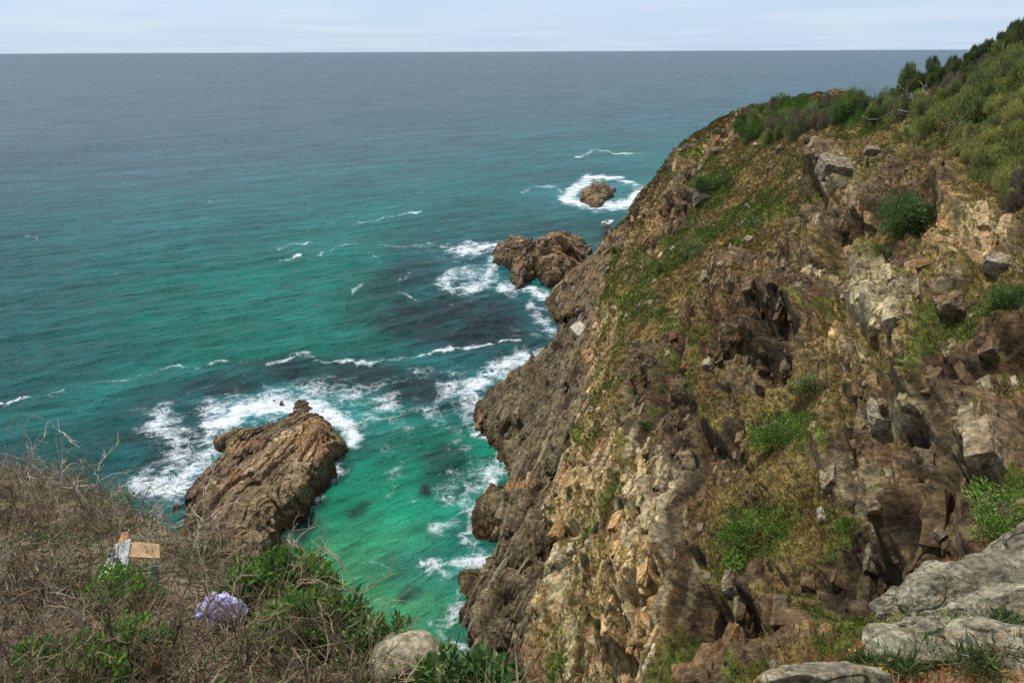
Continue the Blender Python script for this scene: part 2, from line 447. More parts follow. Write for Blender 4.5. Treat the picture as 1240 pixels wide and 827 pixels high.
turfm = (1 - ROCKM) + .8 * smooth(.48, .8, up) * smooth(-.25, .3, nz1 + .4 * nz2) * (1 - low) * (1 - dark) * (1 - .7 * pale)
turfm = np.clip(turfm, 0, 1) * smooth(.25, .5, up + .1 * nz1) * (1 - low * .97)
Cturf = mixc(Cturf, c3(.07, .055, .03), smooth(.2, .55, nz4 * .8 + .3 * nz3) * .6)
C = mixc(Crock, Cturf, smooth(.35, .6, turfm + .35 * nz3))
# --- shelf colours: grey-brown, wet and dark at the water, rusty weed
Cl = mixc(c3(.058, .045, .034), c3(.175, .145, .105), np.clip(tint_l * 1.2 - .05 + .3 * nz1, 0, 1))
Cl = mixc(Cl, c3(.26, .12, .055), smooth(.45, .9, nz2 + .6 * nz1) * .55)
farp = smooth(120, 140, P2[:, 1])
Cl = mixc(Cl, c3(.19, .115, .05), .45 * farp * np.clip(.5 + nz1, 0, 1))
Cl = mixc(Cl, c3(.04, .03, .022), smooth(.1, .5, -nz4) * .6); Cl = mixc(Cl, c3(.24, .21, .16), smooth(.2, .6, nz4) * .4)
wet = 1 - smooth(.4, 3.0, zt + .9 * nz1)
Cl = mixc(Cl, c3(.045, .026, .014), wet * .8)
C = mixc(C, Cl, low)
C = mixc(C, C * .5, crack_f * .5 * np.maximum(low, ROCKM))
C = mixc(C, C * .25, np.clip(np.where(low > .5, crack_l, np.maximum(crack, crack_b) * ROCKM), 0, 1) * .75)
C = C * c3(1.18, 1.09, .80)
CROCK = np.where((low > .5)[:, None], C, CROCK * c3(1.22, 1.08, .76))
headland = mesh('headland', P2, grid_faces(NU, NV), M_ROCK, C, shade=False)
tag(headland, 'steep rocky headland slope with brown turf above the cove', 'headland', kind='structure')

# visible-surface lookup on the headland: a coarse picture-space bin of nearest points
_bin = 2.0
ok = (bx > -20) & (bx < 1260) & (by > -40) & (by < 880) & (bd > 3)
idx = np.nonzero(ok)[0]
key = ((by[idx] + 60) // _bin).astype(int) * 700 + ((bx[idx] + 40) // _bin).astype(int)
order = np.lexsort((bd[idx], key)); ks = key[order]
first = np.concatenate([[True], ks[1:] != ks[:-1]])
HIT = dict(zip(ks[first].tolist(), idx[order][first].tolist()))


def hit(px, py):
    for r in range(0, 12):
        best = None
        for dx in range(-r, r + 1):
            for dy in range(-r, r + 1):
                if max(abs(dx), abs(dy)) != r: continue
                k = (int((py + 60) // _bin) + dy) * 700 + int((px + 40) // _bin) + dx
                if k in HIT and (best is None or bd[HIT[k]] < bd[best]): best = HIT[k]
        if best is not None: return best
    return None



# jointed blocks breaking out of the slope
BN = 4
_g = [(a, b, c) for a in range(BN + 1) for b in range(BN + 1) for c in range(BN + 1) if 0 in (a, b, c) or BN in (a, b, c)]
_gi = {k: n for n, k in enumerate(_g)}
BOXC = np.array(_g, float) / BN * 2 - 1
BOXF = []
for ax_ in range(3):
    for side_ in (0, BN):
        for u_ in range(BN):
            for v_ in range(BN):
                q_ = []
                for du_, dv_ in ((0, 0), (1, 0), (1, 1), (0, 1)):
                    k_ = [0, 0, 0]; k_[ax_] = side_; k_[(ax_ + 1) % 3] = u_ + du_; k_[(ax_ + 2) % 3] = v_ + dv_; q_.append(_gi[tuple(k_)])
                BOXF.append(q_ if side_ else q_[::-1])
BOXF = np.array(BOXF)
BOXR = BOXC / np.maximum(1, (np.abs(BOXC) ** 7).sum(1, keepdims=True) ** (1 / 7))     # worn edges


def blocks(ids, fr, smin, smax, shape, rng, sink, el_):
    n = len(ids); sz_ = smin * (smax / smin) ** (rng.random(n) ** 1.6); sz_ = sz_ * (.45 + .55 * np.clip(bd[ids] / 90, .15, 1.3))
    hd = np.stack([sz_ * shape[0] * rng.uniform(.6, 1.4, n), sz_ * shape[1] * rng.uniform(.7, 1.3, n), sz_ * shape[2] * rng.uniform(.6, 1.5, n)], 1) * .5
    cj = rng.normal(0, .17, (n, 8, 3)); cs_ = (BOXC + 1) / 2
    wt = np.stack([(cs_[:, 0] if a_ else 1 - cs_[:, 0]) * (cs_[:, 1] if b_ else 1 - cs_[:, 1]) * (cs_[:, 2] if c_ else 1 - cs_[:, 2]) for a_ in (0, 1) for b_ in (0, 1) for c_ in (0, 1)], 1)
    cn = (BOXR[None] + np.einsum('kc,ncj->nkj', wt, cj) + rng.normal(0, .035, (n, len(BOXC), 3))) * hd[:, None, :]
    taper = rng.uniform(.55, 1.0, (n, 1)); cn[:, BOXC[:, 1] < 0, 0] *= taper
    Rr = rng.normal(0, .13, (n, 3)); A = np.tile(np.asarray(fr, float), (n, 1, 1))
    sk = np.zeros((n, 3, 3)); sk[:, 0, 1] = -Rr[:, 2]; sk[:, 0, 2] = Rr[:, 1]; sk[:, 1, 0] = Rr[:, 2]; sk[:, 1, 2] = -Rr[:, 0]; sk[:, 2, 0] = -Rr[:, 1]; sk[:, 2, 1] = Rr[:, 0]
    w3 = np.einsum('nki,nij->nkj', cn, A); w3 = w3 + np.einsum('nij,nkj->nki', sk, w3)
    cen_ = P2[ids] + n2[ids] * (hd[:, 1] * sink)[:, None]
    V = (cen_[:, None, :] + w3).reshape(-1, 3)
    F_ = (np.arange(n)[:, None, None] * len(BOXC) + BOXF[None]).reshape(-1, 4)
    V = V + np.stack([fbm(V * 2.2 + 9 * k, 3, .6) for k in range(3)], 1) * .05
    k_ = rng.uniform(.75, 1.3, (n, 1)); cc_ = CROCK[ids] * k_
    r_ = rng.random(n); cc_ = np.where((r_ < .10)[:, None], cc_ * .6 + c3(.13, .112, .075) * k_, cc_)
    return V, F_, np.repeat(cc_, len(BOXC), 0)


rq = np.random.default_rng(21)
inview = (bx > 540) & (bx < 1300) & (by < 880) & (P2[:, 1] > 12)
wgt = np.where(inview & (low < .5), smooth(.55, .95, ROCKM) * smooth(.25, .5, 1 - turfm * .8) * P2[:, 1], 0)
wgt = wgt * (1 - .9 * wall)
wgt = wgt * (1 - .85 * smooth(115, 150, P2[:, 1]))
ids = rq.choice(len(P2), 1900, replace=False, p=wgt / wgt.sum())
V, Fb, cb = blocks(ids, FR, .3, 1.7, (.55, .8, 1.9), rq, -.92, 1)
tag(mesh('rubble', V, Fb, M_ROCK, cb), 'jointed dark and lichened blocks breaking out of the headland slope', 'rock rubble', kind='stuff')
wgt = np.where(inview & (low > .5) & (P2[:, 2] > 1.5), P2[:, 1], 0)
ids = rq.choice(len(P2), 2000, replace=False, p=wgt / wgt.sum())
V, Fb, cb = blocks(ids, FRL, .4, 1.7, (.35, .6, 2.4), rq, -.85, 1)
tag(mesh('shelf_rubble', V, Fb, M_ROCK, cb), 'thin slabs of dark layered rock on the wave cut shelf', 'rock rubble', kind='stuff')
wgt = np.where(inview & (low < .5), turfm * P2[:, 1] * (up > .3), 0)
ids = rq.choice(len(P2), 700, replace=False, p=wgt / wgt.sum())
V, Fb, cb = blocks(ids, FR, .25, 1.1, (.8, .7, 1.1), rq, -.2, 1)
cb = cb * .4 + np.repeat(mixc(c3(.12, .09, .06), c3(.36, .32, .24), rq.random(700)), len(BOXC), 0) * .6
tag(mesh('loose_stones', V, Fb, M_ROCK, cb), 'loose stones scattered through the turf of the headland', 'stones', kind='stuff')

# ------------------------------------------------------------------ SEA
NF, NR = 1000, 1000
tx = np.linspace(-1.15, 1.15, NF)
ys = np.concatenate([np.exp(np.linspace(math.log(22), math.log(420), 820)), np.exp(np.linspace(math.log(424), math.log(60000), NR - 820))])
GX = ys[:, None] * tx[None, :]; GY = np.repeat(ys[:, None], NF, 1)
SP = np.stack([GX.ravel(), GY.ravel(), np.zeros(GX.size)], 1)
sx, sy, sd = proj(SP)
wv = np.zeros(len(SP), dtype=F32)
for ang, lam, amp in [(-60, 17, .42), (-68, 10, .24), (-48, 6.2, .17), (-78, 3.7, .11)]:
    a = math.radians(ang); ph = (SP[:, 0] * math.cos(a) + SP[:, 1] * math.sin(a))
    amp = amp * (1 - .45 * ell(sx, sy, 450, 680, 170, 150, 0, .4))
    wr = vnoise(SP / 30 + ang) * 6 + vnoise(SP / 9 + ang) * 2
    fade = 1 - smooth(max(60, lam * 7), max(180, lam * 20), SP[:, 1])
    s = np.sin((ph + wr) * 2 * math.pi / lam)
    wv += amp * (1 - np.abs(s)) * 1.4 * (0.5 + .5 * vnoise(SP / 22 + 3 * ang)) * fade
a = math.radians(33); uu = SP[:, 0] * math.cos(a) + SP[:, 1] * math.sin(a); v_ = -SP[:, 0] * math.sin(a) + SP[:, 1] * math.cos(a)
wv += (fbm(np.stack([uu / 3.4, v_ / 1.3, 0 * uu], 1), 3, .6) * .17 + (1 - np.abs(fbm(np.stack([uu / 9, v_ / 3.4, 0 * uu + 5], 1), 3))) * .26) * (1 - smooth(110, 330, SP[:, 1]))
foam = np.zeros(len(SP), dtype=F32); teal = foam.copy(); kelp_reflection = foam.copy(); streak = foam.copy()
jx = 7 * vnoise(np.stack([sx / 26, sy / 16, 0 * sx], 1)) + 3 * vnoise(np.stack([sx / 8, sy / 5, 0 * sx], 1))
jy = 5 * vnoise(np.stack([sx / 30 + 9, sy / 18, 0 * sx], 1)) + 2 * vnoise(np.stack([sx / 8, sy / 5 + 7, 0 * sx], 1))
ex, ey = sx + jx, sy + jy
# (points, half width, strength): where the surf breaks
FO = [([(255, 520), (300, 500), (345, 492), (385, 496), (420, 515), (430, 535)], 15, 1.15), ([(195, 515), (215, 545), (240, 560)], 26, .80), ([(250, 500), (330, 485), (400, 475), (470, 490)], 17, .66),
      ([(170, 590), (215, 590), (245, 570), (262, 545)], 20, .88), ([(410, 550), (400, 585), (360, 630), (345, 655)], 8, .72), ([(440, 500), (470, 490)], 14, .5),
      ([(595, 490), (570, 505), (572, 470), (600, 450), (650, 433)], 15, .92), ([(530, 480), (560, 470), (590, 455)], 16, .68), ([(640, 470), (610, 475)], 9, .9),
      ([(580, 520), (598, 548), (612, 560)], 8, .9), ([(600, 570), (590, 600), (572, 625), (565, 655), (580, 668)], 12, .68), ([(560, 620), (545, 650)], 14, .42),
      ([(598, 683), (560, 685), (510, 692)], 12, .80), ([(555, 735), (535, 745)], 14, .62), ([(596, 595), (608, 572)], 8, .8),
      ([(600, 300), (570, 300), (550, 305)], 9, .9), ([(600, 320), (590, 345), (550, 352), (535, 342), (560, 328)], 9, .85), ([(610, 350), (640, 350), (660, 360)], 10, .95), ([(560, 330), (600, 335)], 14, .65),
      ([(645, 370), (660, 395), (672, 402)], 9, .7), ([(655, 385), (700, 400)], 5, .6), ([(690, 232), (710, 222), (735, 218), (765, 225)], 6, 1.15), ([(690, 245), (720, 250), (755, 248), (775, 236)], 7, 1.1), ([(635, 233), (665, 225), (690, 240)], 4, .65),
      ([(715, 220), (690, 240)], 8, 1.0), ([(725, 271), (742, 272)], 4, 1.0), ([(765, 245), (775, 232)], 9, .85), ([(700, 190), (730, 185), (780, 183)], 2.2, .85), ([(640, 200), (700, 190)], 2.0, .4),
      ([(440, 270), (475, 265), (510, 257)], 2.6, .85), ([(330, 300), (350, 297), (380, 293)], 2.2, .85), ([(335, 315), (365, 310)], 3, .8), ([(400, 302), (430, 293)], 2.4, .6), ([(455, 298), (500, 298), (545, 296)], 3, .85), ([(375, 308), (395, 304)], 2, .6),
      ([(452, 308), (455, 316)], 4, .75), ([(425, 355), (438, 342)], 4, .75), ([(480, 340), (482, 355), (510, 365), (550, 372)], 3, .75), ([(490, 330), (484, 345)], 3, .55),
      ([(0, 492), (40, 483), (75, 475)], 3.0, 1.1), ([(75, 475), (150, 460), (225, 445), (300, 437), (322, 426)], 2.4, .62), ([(320, 443), (350, 438), (375, 432), (400, 440)], 6, .85),
      ([(400, 440), (440, 440), (490, 437), (540, 428), (580, 418)], 3.6, .8), ([(582, 418), (605, 411), (630, 414)], 2.4, .95), ([(20, 290), (50, 290)], 2.5, .5), ([(250, 242), (310, 240)], 2, .4),
      ([(390, 575), (420, 570)], 5, .4), ([(480, 570), (510, 560)], 4, .45), ([(500, 610), (520, 605)], 4, .35), ([(660, 300), (630, 345)], 7, .6), ([(700, 300), (745, 290)], 6, .6), ([(430, 520), (450, 500), (480, 505), (500, 530)], 10, .42), ([(470, 545), (485, 575), (470, 600)], 9, .34), ([(520, 500), (545, 520), (560, 545)], 12, .5), ([(540, 600), (560, 575), (590, 570)], 16, .5), ([(530, 645), (555, 625), (570, 600)], 14, .46), ([(400, 690), (440, 680), (490, 690)], 5, .33), ([(560, 720), (540, 760), (560, 790)], 10, .5), ([(280, 560), (240, 600), (190, 605)], 16, .6), ([(440, 470), (500, 455), (560, 450)], 9, .45), ([(540, 300), (500, 300)], 4, .6)]
for pts, w, k in FO:
    w = w * (.62 if w < 7 else .95)
    xs = [p[0] for p in pts]; yy = [p[1] for p in pts]
    m = (ex > min(xs) - 4 * w) & (ex < max(xs) + 4 * w) & (ey > min(yy) - 4 * w) & (ey < max(yy) + 4 * w)
    d, t = seg_dist(ex[m], ey[m], pts)
    kk = k if w > 5 else k * (.80 + .55 * vnoise(SP[m] / np.array([5, 5, 1]) + w))
    foam[m] = np.maximum(foam[m], kk * np.exp(-(d / w) ** 2 * .8))
# surf hugging the coast
d, t = seg_dist(ex, ey, WL)
m = (d < 40)
foam[m] = np.maximum(foam[m], (.42 + .3 * vnoise(SP[m] / 7)) * np.exp(-(d[m] / 7) ** 2))
foam = foam * .93
for cx, cy, rx, ry, k in [(340, 510, 150, 50, .75), (210, 580, 60, 40, .8), (560, 475, 80, 40, .8), (570, 330, 80, 45, .7), (650, 380, 50, 40, .8), (720, 240, 80, 24, .6), (590, 640, 50, 60, .5), (470, 500, 60, 40, .5), (540, 690, 70, 30, .5), (560, 425, 70, 14, .6)]:
    teal = np.maximum(teal, k * ell(ex, ey, cx, cy, rx, ry, 0, .7))
for cx, cy, rx, ry, an, k in [(560, 390, 125, 42, 5, .95), (480, 345, 60, 32, -30, .7), (420, 455, 140, 20, 4, .95), (500, 470, 60, 26, 0, .9), (200, 530, 70, 60, -35, .8), (100, 560, 110, 40, -15, .6), (265, 470, 70, 18, -8, .8), (550, 300, 90, 20, 0, .6), (620, 270, 110, 24, 0, .55),
                              (680, 215, 90, 12, 0, .4), (700, 280, 60, 22, 0, .7), (540, 560, 34, 26, 30, .75), (555, 590, 40, 22, 0, .5), (430, 621, 13, 11, 0, 1.0), (517, 597, 11, 8, 0, 1.0), (495, 722, 16, 11, 0, .8), (520, 720, 20, 12, 0, .3), (455, 590, 7, 4, 0, .4), (480, 530, 50, 20, 0, .5), (520, 490, 50, 22, 0, .6),
                              (395, 590, 12, 60, 35, .8), (365, 640, 16, 30, 35, .8), (413, 663, 3, 2, 0, .6), (520, 655, 6, 6, 0, .3), (430, 540, 40, 20, 0, .4), (60, 430, 140, 12, -8, .25), (560, 500, 30, 40, 30, .5), (395, 700, 16, 10, 0, .5)]:  # slanting strips beside the stack paint its dark reflection; the rest is reef
    kelp_reflection = np.maximum(kelp_reflection, k * ell(ex, ey, cx, cy, rx, ry, an, .55))
foam = np.maximum(foam, .40 * np.clip(teal, 0, 1) * (.7 + .5 * vnoise(SP / 14)))
DF = [c3(.048, .070, .084), c3(.004, .094, .100), c3(.001, .112, .086), c3(.005, .185, .100), c3(.050, .225, .090)]
g = smooth(90, 330, ey); base = mixc(DF[0], DF[1], smooth(110, 290, ey + .09 * (ex - 300)))
leftd = smooth(330, -80, ex)
base = mixc(base, DF[2], smooth(210, 340, ey + .14 * (ex - 250)) * (1 - .35 * leftd))
base = mixc(base, c3(.010, .060, .058), leftd * .6 * smooth(120, 250, ey))
base = mixc(base, DF[3], ell(ex, ey, 480, 620, 150, 140, 0, .4))
base = mixc(base, DF[4], ell(ex, ey, 420, 730, 150, 80, 0, .6) * .8)
base = mixc(base, c3(.001, .130, .088), ell(ex, ey, 350, 390, 170, 70, -10, .7) * .7)
cl = fbm(SP / np.array([45, 60, 1]) + 4, 3)
base = base * (1 + .16 * np.clip(cl, -1, 1))[:, None]
base = mixc(base, c3(.015, .150, .165), teal * .9)
base = mixc(base, c3(.007, .018, .020), kelp_reflection * np.clip(.92 + .35 * fbm(SP / 4, 3), 0, 1))
SP2 = SP.copy(); SP2[:, 2] = wv - .25 + foam * .22
M_SEA = bpy.data.materials.new('sea water'); t = nt(M_SEA); L = t.links.new
out = N(t, 'ShaderNodeOutputMaterial'); pr = N(t, 'ShaderNodeBsdfPrincipled'); pr.inputs['IOR'].default_value = 1.33; pr.inputs['Specular IOR Level'].default_value = .24
at = N(t, 'ShaderNodeAttribute', _attribute_name='Col'); af = N(t, 'ShaderNodeAttribute', _attribute_name='foam')
ge = N(t, 'ShaderNodeNewGeometry')
mp = N(t, 'ShaderNodeMapping'); mp.vector_type = 'TEXTURE'; mp.inputs['Rotation'].default_value = (0, 0, math.radians(33)); mp.inputs['Scale'].default_value = (2.0, .75, 1)
L(ge.outputs['Position'], mp.inputs['Vector'])
n1 = N(t, 'ShaderNodeTexNoise', Scale=.32, Detail=8., Roughness=.62, Distortion=.6); L(mp.outputs[0], n1.inputs['Vector'])
n2_ = N(t, 'ShaderNodeTexNoise', Scale=.05, Detail=9., Roughness=.68, Distortion=.4); L(mp.outputs[0], n2_.inputs['Vector'])
b1 = N(t, 'ShaderNodeBump', Strength=1.0, Distance=1.3); L(n1.outputs['Fac'], b1.inputs['Height'])
b2 = N(t, 'ShaderNodeBump', Strength=.8, Distance=5.0); L(n2_.outputs['Fac'], b2.inputs['Height']); L(b1.outputs[0], b2.inputs['Normal'])
# lacy foam: ridged, warped noise compared with the foam attribute
wn = N(t, 'ShaderNodeTexNoise', Scale=.5, Detail=3.); L(ge.outputs['Position'], wn.inputs['Vector'])
wa = N(t, 'ShaderNodeVectorMath', _operation='MULTIPLY_ADD'); wa.inputs[1].default_value = (2.2, 2.2, 0)
L(wn.outputs['Color'], wa.inputs[0]); L(ge.outputs['Position'], wa.inputs[2])
fn = N(t, 'ShaderNodeTexNoise', Scale=.75, Detail=9., Roughness=.72, Distortion=.5); L(wa.outputs[0], fn.inputs['Vector'])
m1 = N(t, 'ShaderNodeMath', _operation='SUBTRACT'); L(fn.outputs['Fac'], m1.inputs[0]); m1.inputs[1].default_value = .5
m2 = N(t, 'ShaderNodeMath', _operation='ABSOLUTE'); L(m1.outputs[0], m2.inputs[0])
m3 = N(t, 'ShaderNodeMath', _operation='MULTIPLY'); L(m2.outputs[0], m3.inputs[0]); m3.inputs[1].default_value = 5.0   # 0 on the web lines
fb = N(t, 'ShaderNodeTexNoise', Scale=.35, Detail=7., Roughness=.7); L(wa.outputs[0], fb.inputs['Vector'])
m4 = N(t, 'ShaderNodeMath', _operation='MULTIPLY_ADD'); L(fb.outputs['Fac'], m4.inputs[0]); m4.inputs[1].default_value = 2.2; m4.inputs[2].default_value = -1.14
m5 = N(t, 'ShaderNodeMath', _operation='ADD'); L(af.outputs['Fac'], m5.inputs[0]); L(m4.outputs[0], m5.inputs[1])   # foam + patchy
m6 = N(t, 'ShaderNodeMath', _operation='MULTIPLY_ADD'); L(m3.outputs[0], m6.inputs[0]); m6.inputs[1].default_value = -.75; L(m5.outputs[0], m6.inputs[2])
fr_ = N(t, 'ShaderNodeMapRange'); fr_.interpolation_type = 'SMOOTHSTEP'; L(m6.outputs[0], fr_.inputs['Value'])
fr_.inputs['From Min'].default_value = .1; fr_.inputs['From Max'].default_value = 1.0
# a gate so that foam stays near the breaks
gt = N(t, 'ShaderNodeMapRange'); gt.interpolation_type = 'SMOOTHSTEP'; L(af.outputs['Fac'], gt.inputs['Value']); gt.inputs['From Min'].default_value = .04; gt.inputs['From Max'].default_value = .3
fg = N(t, 'ShaderNodeMath', _operation='MULTIPLY'); L(fr_.outputs[0], fg.inputs[0]); L(gt.outputs[0], fg.inputs[1])
vr = N(t, 'ShaderNodeMapRange'); L(n1.outputs['Fac'], vr.inputs['Value']); vr.inputs['From Min'].default_value = .3; vr.inputs['From Max'].default_value = .7; vr.inputs['To Min'].default_value = .6; vr.inputs['To Max'].default_value = 1.4
vr2 = N(t, 'ShaderNodeMapRange'); L(n2_.outputs['Fac'], vr2.inputs['Value']); vr2.inputs['From Min'].default_value = .35; vr2.inputs['From Max'].default_value = .65; vr2.inputs['To Min'].default_value = .7; vr2.inputs['To Max'].default_value = 1.3
vm = N(t, 'ShaderNodeMath', _operation='MULTIPLY'); L(vr.outputs[0], vm.inputs[0]); L(vr2.outputs[0], vm.inputs[1])  # light and dark of the waves painted into the water colour
vs = N(t, 'ShaderNodeVectorMath', _operation='SCALE'); L(at.outputs['Color'], vs.inputs[0]); L(vm.outputs[0], vs.inputs['Scale'])
mc = N(t, 'ShaderNodeMix', _data_type='RGBA'); L(fg.outputs[0], mc.inputs['Factor']); L(vs.outputs[0], mc.inputs['A']); mc.inputs['B'].default_value = (.78, .81, .82, 1)
L(mc.outputs['Result'], pr.inputs['Base Color'])
rr = N(t, 'ShaderNodeMapRange'); L(fg.outputs[0], rr.inputs['Value']); rr.inputs['To Min'].default_value = .34; rr.inputs['To Max'].default_value = .8
L(rr.outputs[0], pr.inputs['Roughness']); L(b2.outputs[0], pr.inputs['Normal']); L(pr.outputs[0], out.inputs[0])
sea = mesh('sea', SP2, grid_faces(NR, NF), M_SEA, base, shade=True, attrs={'foam': foam})
tag(sea, 'green and teal ocean with white surf breaking on rocks', 'sea', kind='structure')


# ------------------------------------------------------------------ rocks standing in the water
def poly_inside_dist(X, Y, poly):
    n = len(poly); ins = np.zeros(X.shape, bool); d = np.full(X.shape, 1e9)
    for i in range(n):
        ax, ay = poly[i]; bx_, by_ = poly[(i + 1) % n]
        c = ((ay > Y) != (by_ > Y)) & (X < (bx_ - ax) * (Y - ay) / (by_ - ay + 1e-12) + ax)
        ins ^= c
        dx, dy = bx_ - ax, by_ - ay; t_ = np.clip(((X - ax) * dx + (Y - ay) * dy) / (dx * dx + dy * dy + 1e-9), 0, 1)
        d = np.minimum(d, np.hypot(X - ax - t_ * dx, Y - ay - t_ * dy))
    return np.where(ins, d, -d)


def sea_rock(name, foot, crest, res, fr, ssc, colf, label, cat, seed, steep=.55, skirt=2.0, amp=.8, el=1.0):
    fp = [tuple(pZ(a, b)[:2]) for a, b in foot]
    cr = np.array([pZ(a, b, z) for a, b, z in crest])
    fx = [p[0] for p in fp]; fy = [p[1] for p in fp]
    X, Y = np.meshgrid(np.arange(min(fx) - skirt, max(fx) + skirt, res), np.arange(min(fy) - skirt, max(fy) + skirt, res), indexing='ij')
    wx_ = X + .9 * ssc * vnoise(np.stack([X.ravel() / (3 * ssc), Y.ravel() / (3 * ssc), 0 * X.ravel() + seed], 1)).reshape(X.shape) + .3 * ssc * vnoise(np.stack([X.ravel() / ssc, Y.ravel() / ssc, 0 * X.ravel() + seed], 1)).reshape(X.shape)
    wy_ = Y + .9 * ssc * vnoise(np.stack([X.ravel() / (3 * ssc), Y.ravel() / (3 * ssc), 9 + 0 * X.ravel() + seed], 1)).reshape(X.shape)
    de = poly_inside_dist(wx_, wy_, fp)
    dc = np.full(X.shape, 1e9); zc = np.zeros(X.shape); ws = np.zeros(X.shape)
    for i in range(max(1, len(cr) - 1)):
        a_ = cr[i]; b_ = cr[min(i + 1, len(cr) - 1)]
        for f in np.linspace(0, 1, 6):
            q = a_ + (b_ - a_) * f; r_ = np.hypot(X - q[0], Y - q[1]); w_ = 1 / (r_ ** 3 + .05)
            zc += w_ * q[2]; ws += w_; dc = np.minimum(dc, r_)
    zc /= ws
    tt_ = np.clip(de / (np.abs(de) + dc + .3), 0, 1)
    Z = zc * tt_ ** steep - .3
    Z = np.where(de < 0, -.3 + de * 1.6, Z)
    G = np.stack([X, Y, Z], 2); n_ = grid_normals(G); n_ = n_ if n_[..., 2].mean() > 0 else -n_
    p_ = G.reshape(-1, 3).astype(F32); nn_ = n_.reshape(-1, 3)
    dd, ti, ck = strata(p_, fr, ssc, seed, el=el)
    amp_ = smooth(-.6, .6, de.ravel())
    p2 = p_ + (nn_ * .75 + np.array([0, 0, .25])) * (dd * amp * amp_)[:, None]
    g2 = p2.reshape(G.shape); n3 = grid_normals(g2).reshape(-1, 3); n3 = n3 if n3[:, 2].mean() > 0 else -n3
    col = colf(p2.astype(F32), n3, ti, ck)
    nu_, nv_ = X.shape
    fc = grid_faces(nu_, nv_)
    keep = (de.ravel()[fc] > -skirt * .8).any(axis=1)
    fc = fc[keep]; used, inv = np.unique(fc.ravel(), return_inverse=True)
    o = mesh(name, p2[used], inv.reshape(-1, 4), M_STACK, col[used])
    return tag(o, label, cat)


def col_stack(p, n, ti, ck):
    a = fbm(p / 2 + 3, 4); b = fbm(p / 6 + 7, 3)
    c = mixc(c3(.075, .055, .035), c3(.21, .165, .11), np.clip(ti * 1.3 - .1 + .3 * a, 0, 1))
    c = mixc(c, c3(.30, .15, .065), smooth(.45, .85, b + .5 * a) * .38)
    c = mixc(c, c3(.45, .40, .32), smooth(.72, .95, fbm(p / 1.5 + 21, 4) + .25 * n[:, 2]) * .6)
    wet_ = 1 - smooth(.6, 2.1, p[:, 2] + .7 * a)
    c = mixc(c, c3(.05, .028, .014), wet_ * .8)
    return mixc(c, c * .35, ck * .6) * c3(1.2, 1.04, .78)


def col_orange(p, n, ti, ck):
    a = fbm(p / 2 + 3, 4); b = fbm(p / 5 + 1, 3)
    c = mixc(c3(.09, .06, .035), c3(.24, .165, .09), np.clip(ti * 1.2 + .3 * a, 0, 1))
    c = mixc(c, c3(.36, .215, .08), smooth(-.25, .4, b + .4 * a) * .65)
    wet_ = 1 - smooth(.3, 2.0, p[:, 2] + .6 * a)
    c = mixc(c, c3(.07, .042, .016), wet_ * .75)
    return mixc(c, c * .35, ck * .6)


FS = frame((.82, -.10, .56))
sea_rock('sea_stack', [(203, 622), (232, 590), (258, 558), (262, 540), (280, 528), (320, 524), (352, 505), (372, 494), (392, 508), (412, 530), (411, 552), (394, 592), (350, 650), (322, 690), (300, 720), (235, 700)],
         [(270, 522, 2.8), (296, 526, 2.2), (345, 530, 2.8), (376, 506, 4.6), (400, 516, 6.6), (388, 536, 7.6), (355, 572, 8.0), (325, 615, 7.2), (305, 660, 6.5), (300, 690, 5)], .085, FS, .95, col_stack,
         'large brown layered rock standing in white surf beside the green pool', 'sea stack', 31, steep=.62, amp=.85, el=2.4)
sea_rock('rock', [(352, 492), (362, 483), (376, 486), (380, 500), (368, 510), (354, 506)], [(366, 491, 2.0), (370, 500, 2.6)], .09, FS, .45, col_stack,
         'small brown knob of rock at the seaward tip of the large stack', 'rock', 36)
sea_rock('rock', [(322, 488), (335, 484), (347, 485), (343, 492), (328, 494)], [(330, 487, .9), (342, 486, .7)], .1, FS, .4, col_stack,
         'low dark rock awash in white surf seaward of the large stack', 'rock', 37)
sea_rock('rock', [(334, 660), (342, 648), (353, 650), (355, 662), (345, 672)], [(345, 655, 1.2)], .07, FS, .35, col_stack,
         'little orange brown rock at the pool side foot of the large stack', 'rock', 38)
FO_ = frame((.9, .2, .3), yaw=.3)
sea_rock('sea_rock', [(600, 318), (604, 300), (625, 290), (645, 296), (652, 320), (650, 338), (630, 354), (616, 346), (612, 330)], [(610, 300, 4.5), (622, 288, 7.0), (640, 283, 8.6), (648, 292, 6.0), (636, 315, 5.5), (632, 340, 2.5)], .15, FO_, 1.5, col_orange,
         'orange brown outcrop at the tip of the rocky point, foam on its seaward side', 'rock', 51, steep=.5, amp=1.1)
sea_rock('sea_rock', [(650, 338), (650, 310), (655, 295), (690, 292), (712, 305), (705, 330), (690, 345), (668, 352)], [(658, 288, 7.0), (670, 284, 9.0), (684, 288, 7.5), (700, 303, 5), (682, 325, 5)], .15, frame((.6, .5, .6), yaw=-.5), 1.5, col_orange,
         'rounded orange outcrop with grey right side, joining the point to the cliff', 'rock', 55, steep=.5, amp=1.1)
sea_rock('islet', [(702, 244), (706, 232), (718, 224), (740, 224), (744, 234), (735, 243), (726, 252), (714, 251)], [(712, 226, 3.5), (722, 219, 6), (736, 222, 4.5), (722, 238, 2)], .22, FO_, .9, col_orange,
         'brown islet ringed with white foam beyond the rocky point', 'islet', 61, steep=.5)
sea_rock('rock', [(728, 274), (731, 268), (738, 268), (741, 273), (735, 277)], [(734, 269, 1.8)], .15, FO_, .5, col_orange,
         'tiny rock in a patch of foam between islet and cliff', 'rock', 63)
sea_rock('rock', [(762, 262), (768, 245), (778, 236), (790, 238), (790, 262)], [(775, 240, 4), (782, 245, 5)], .25, FO_, .9, col_stack,
         'dark rock at the far foot of the headland with foam beside it', 'rock', 65)
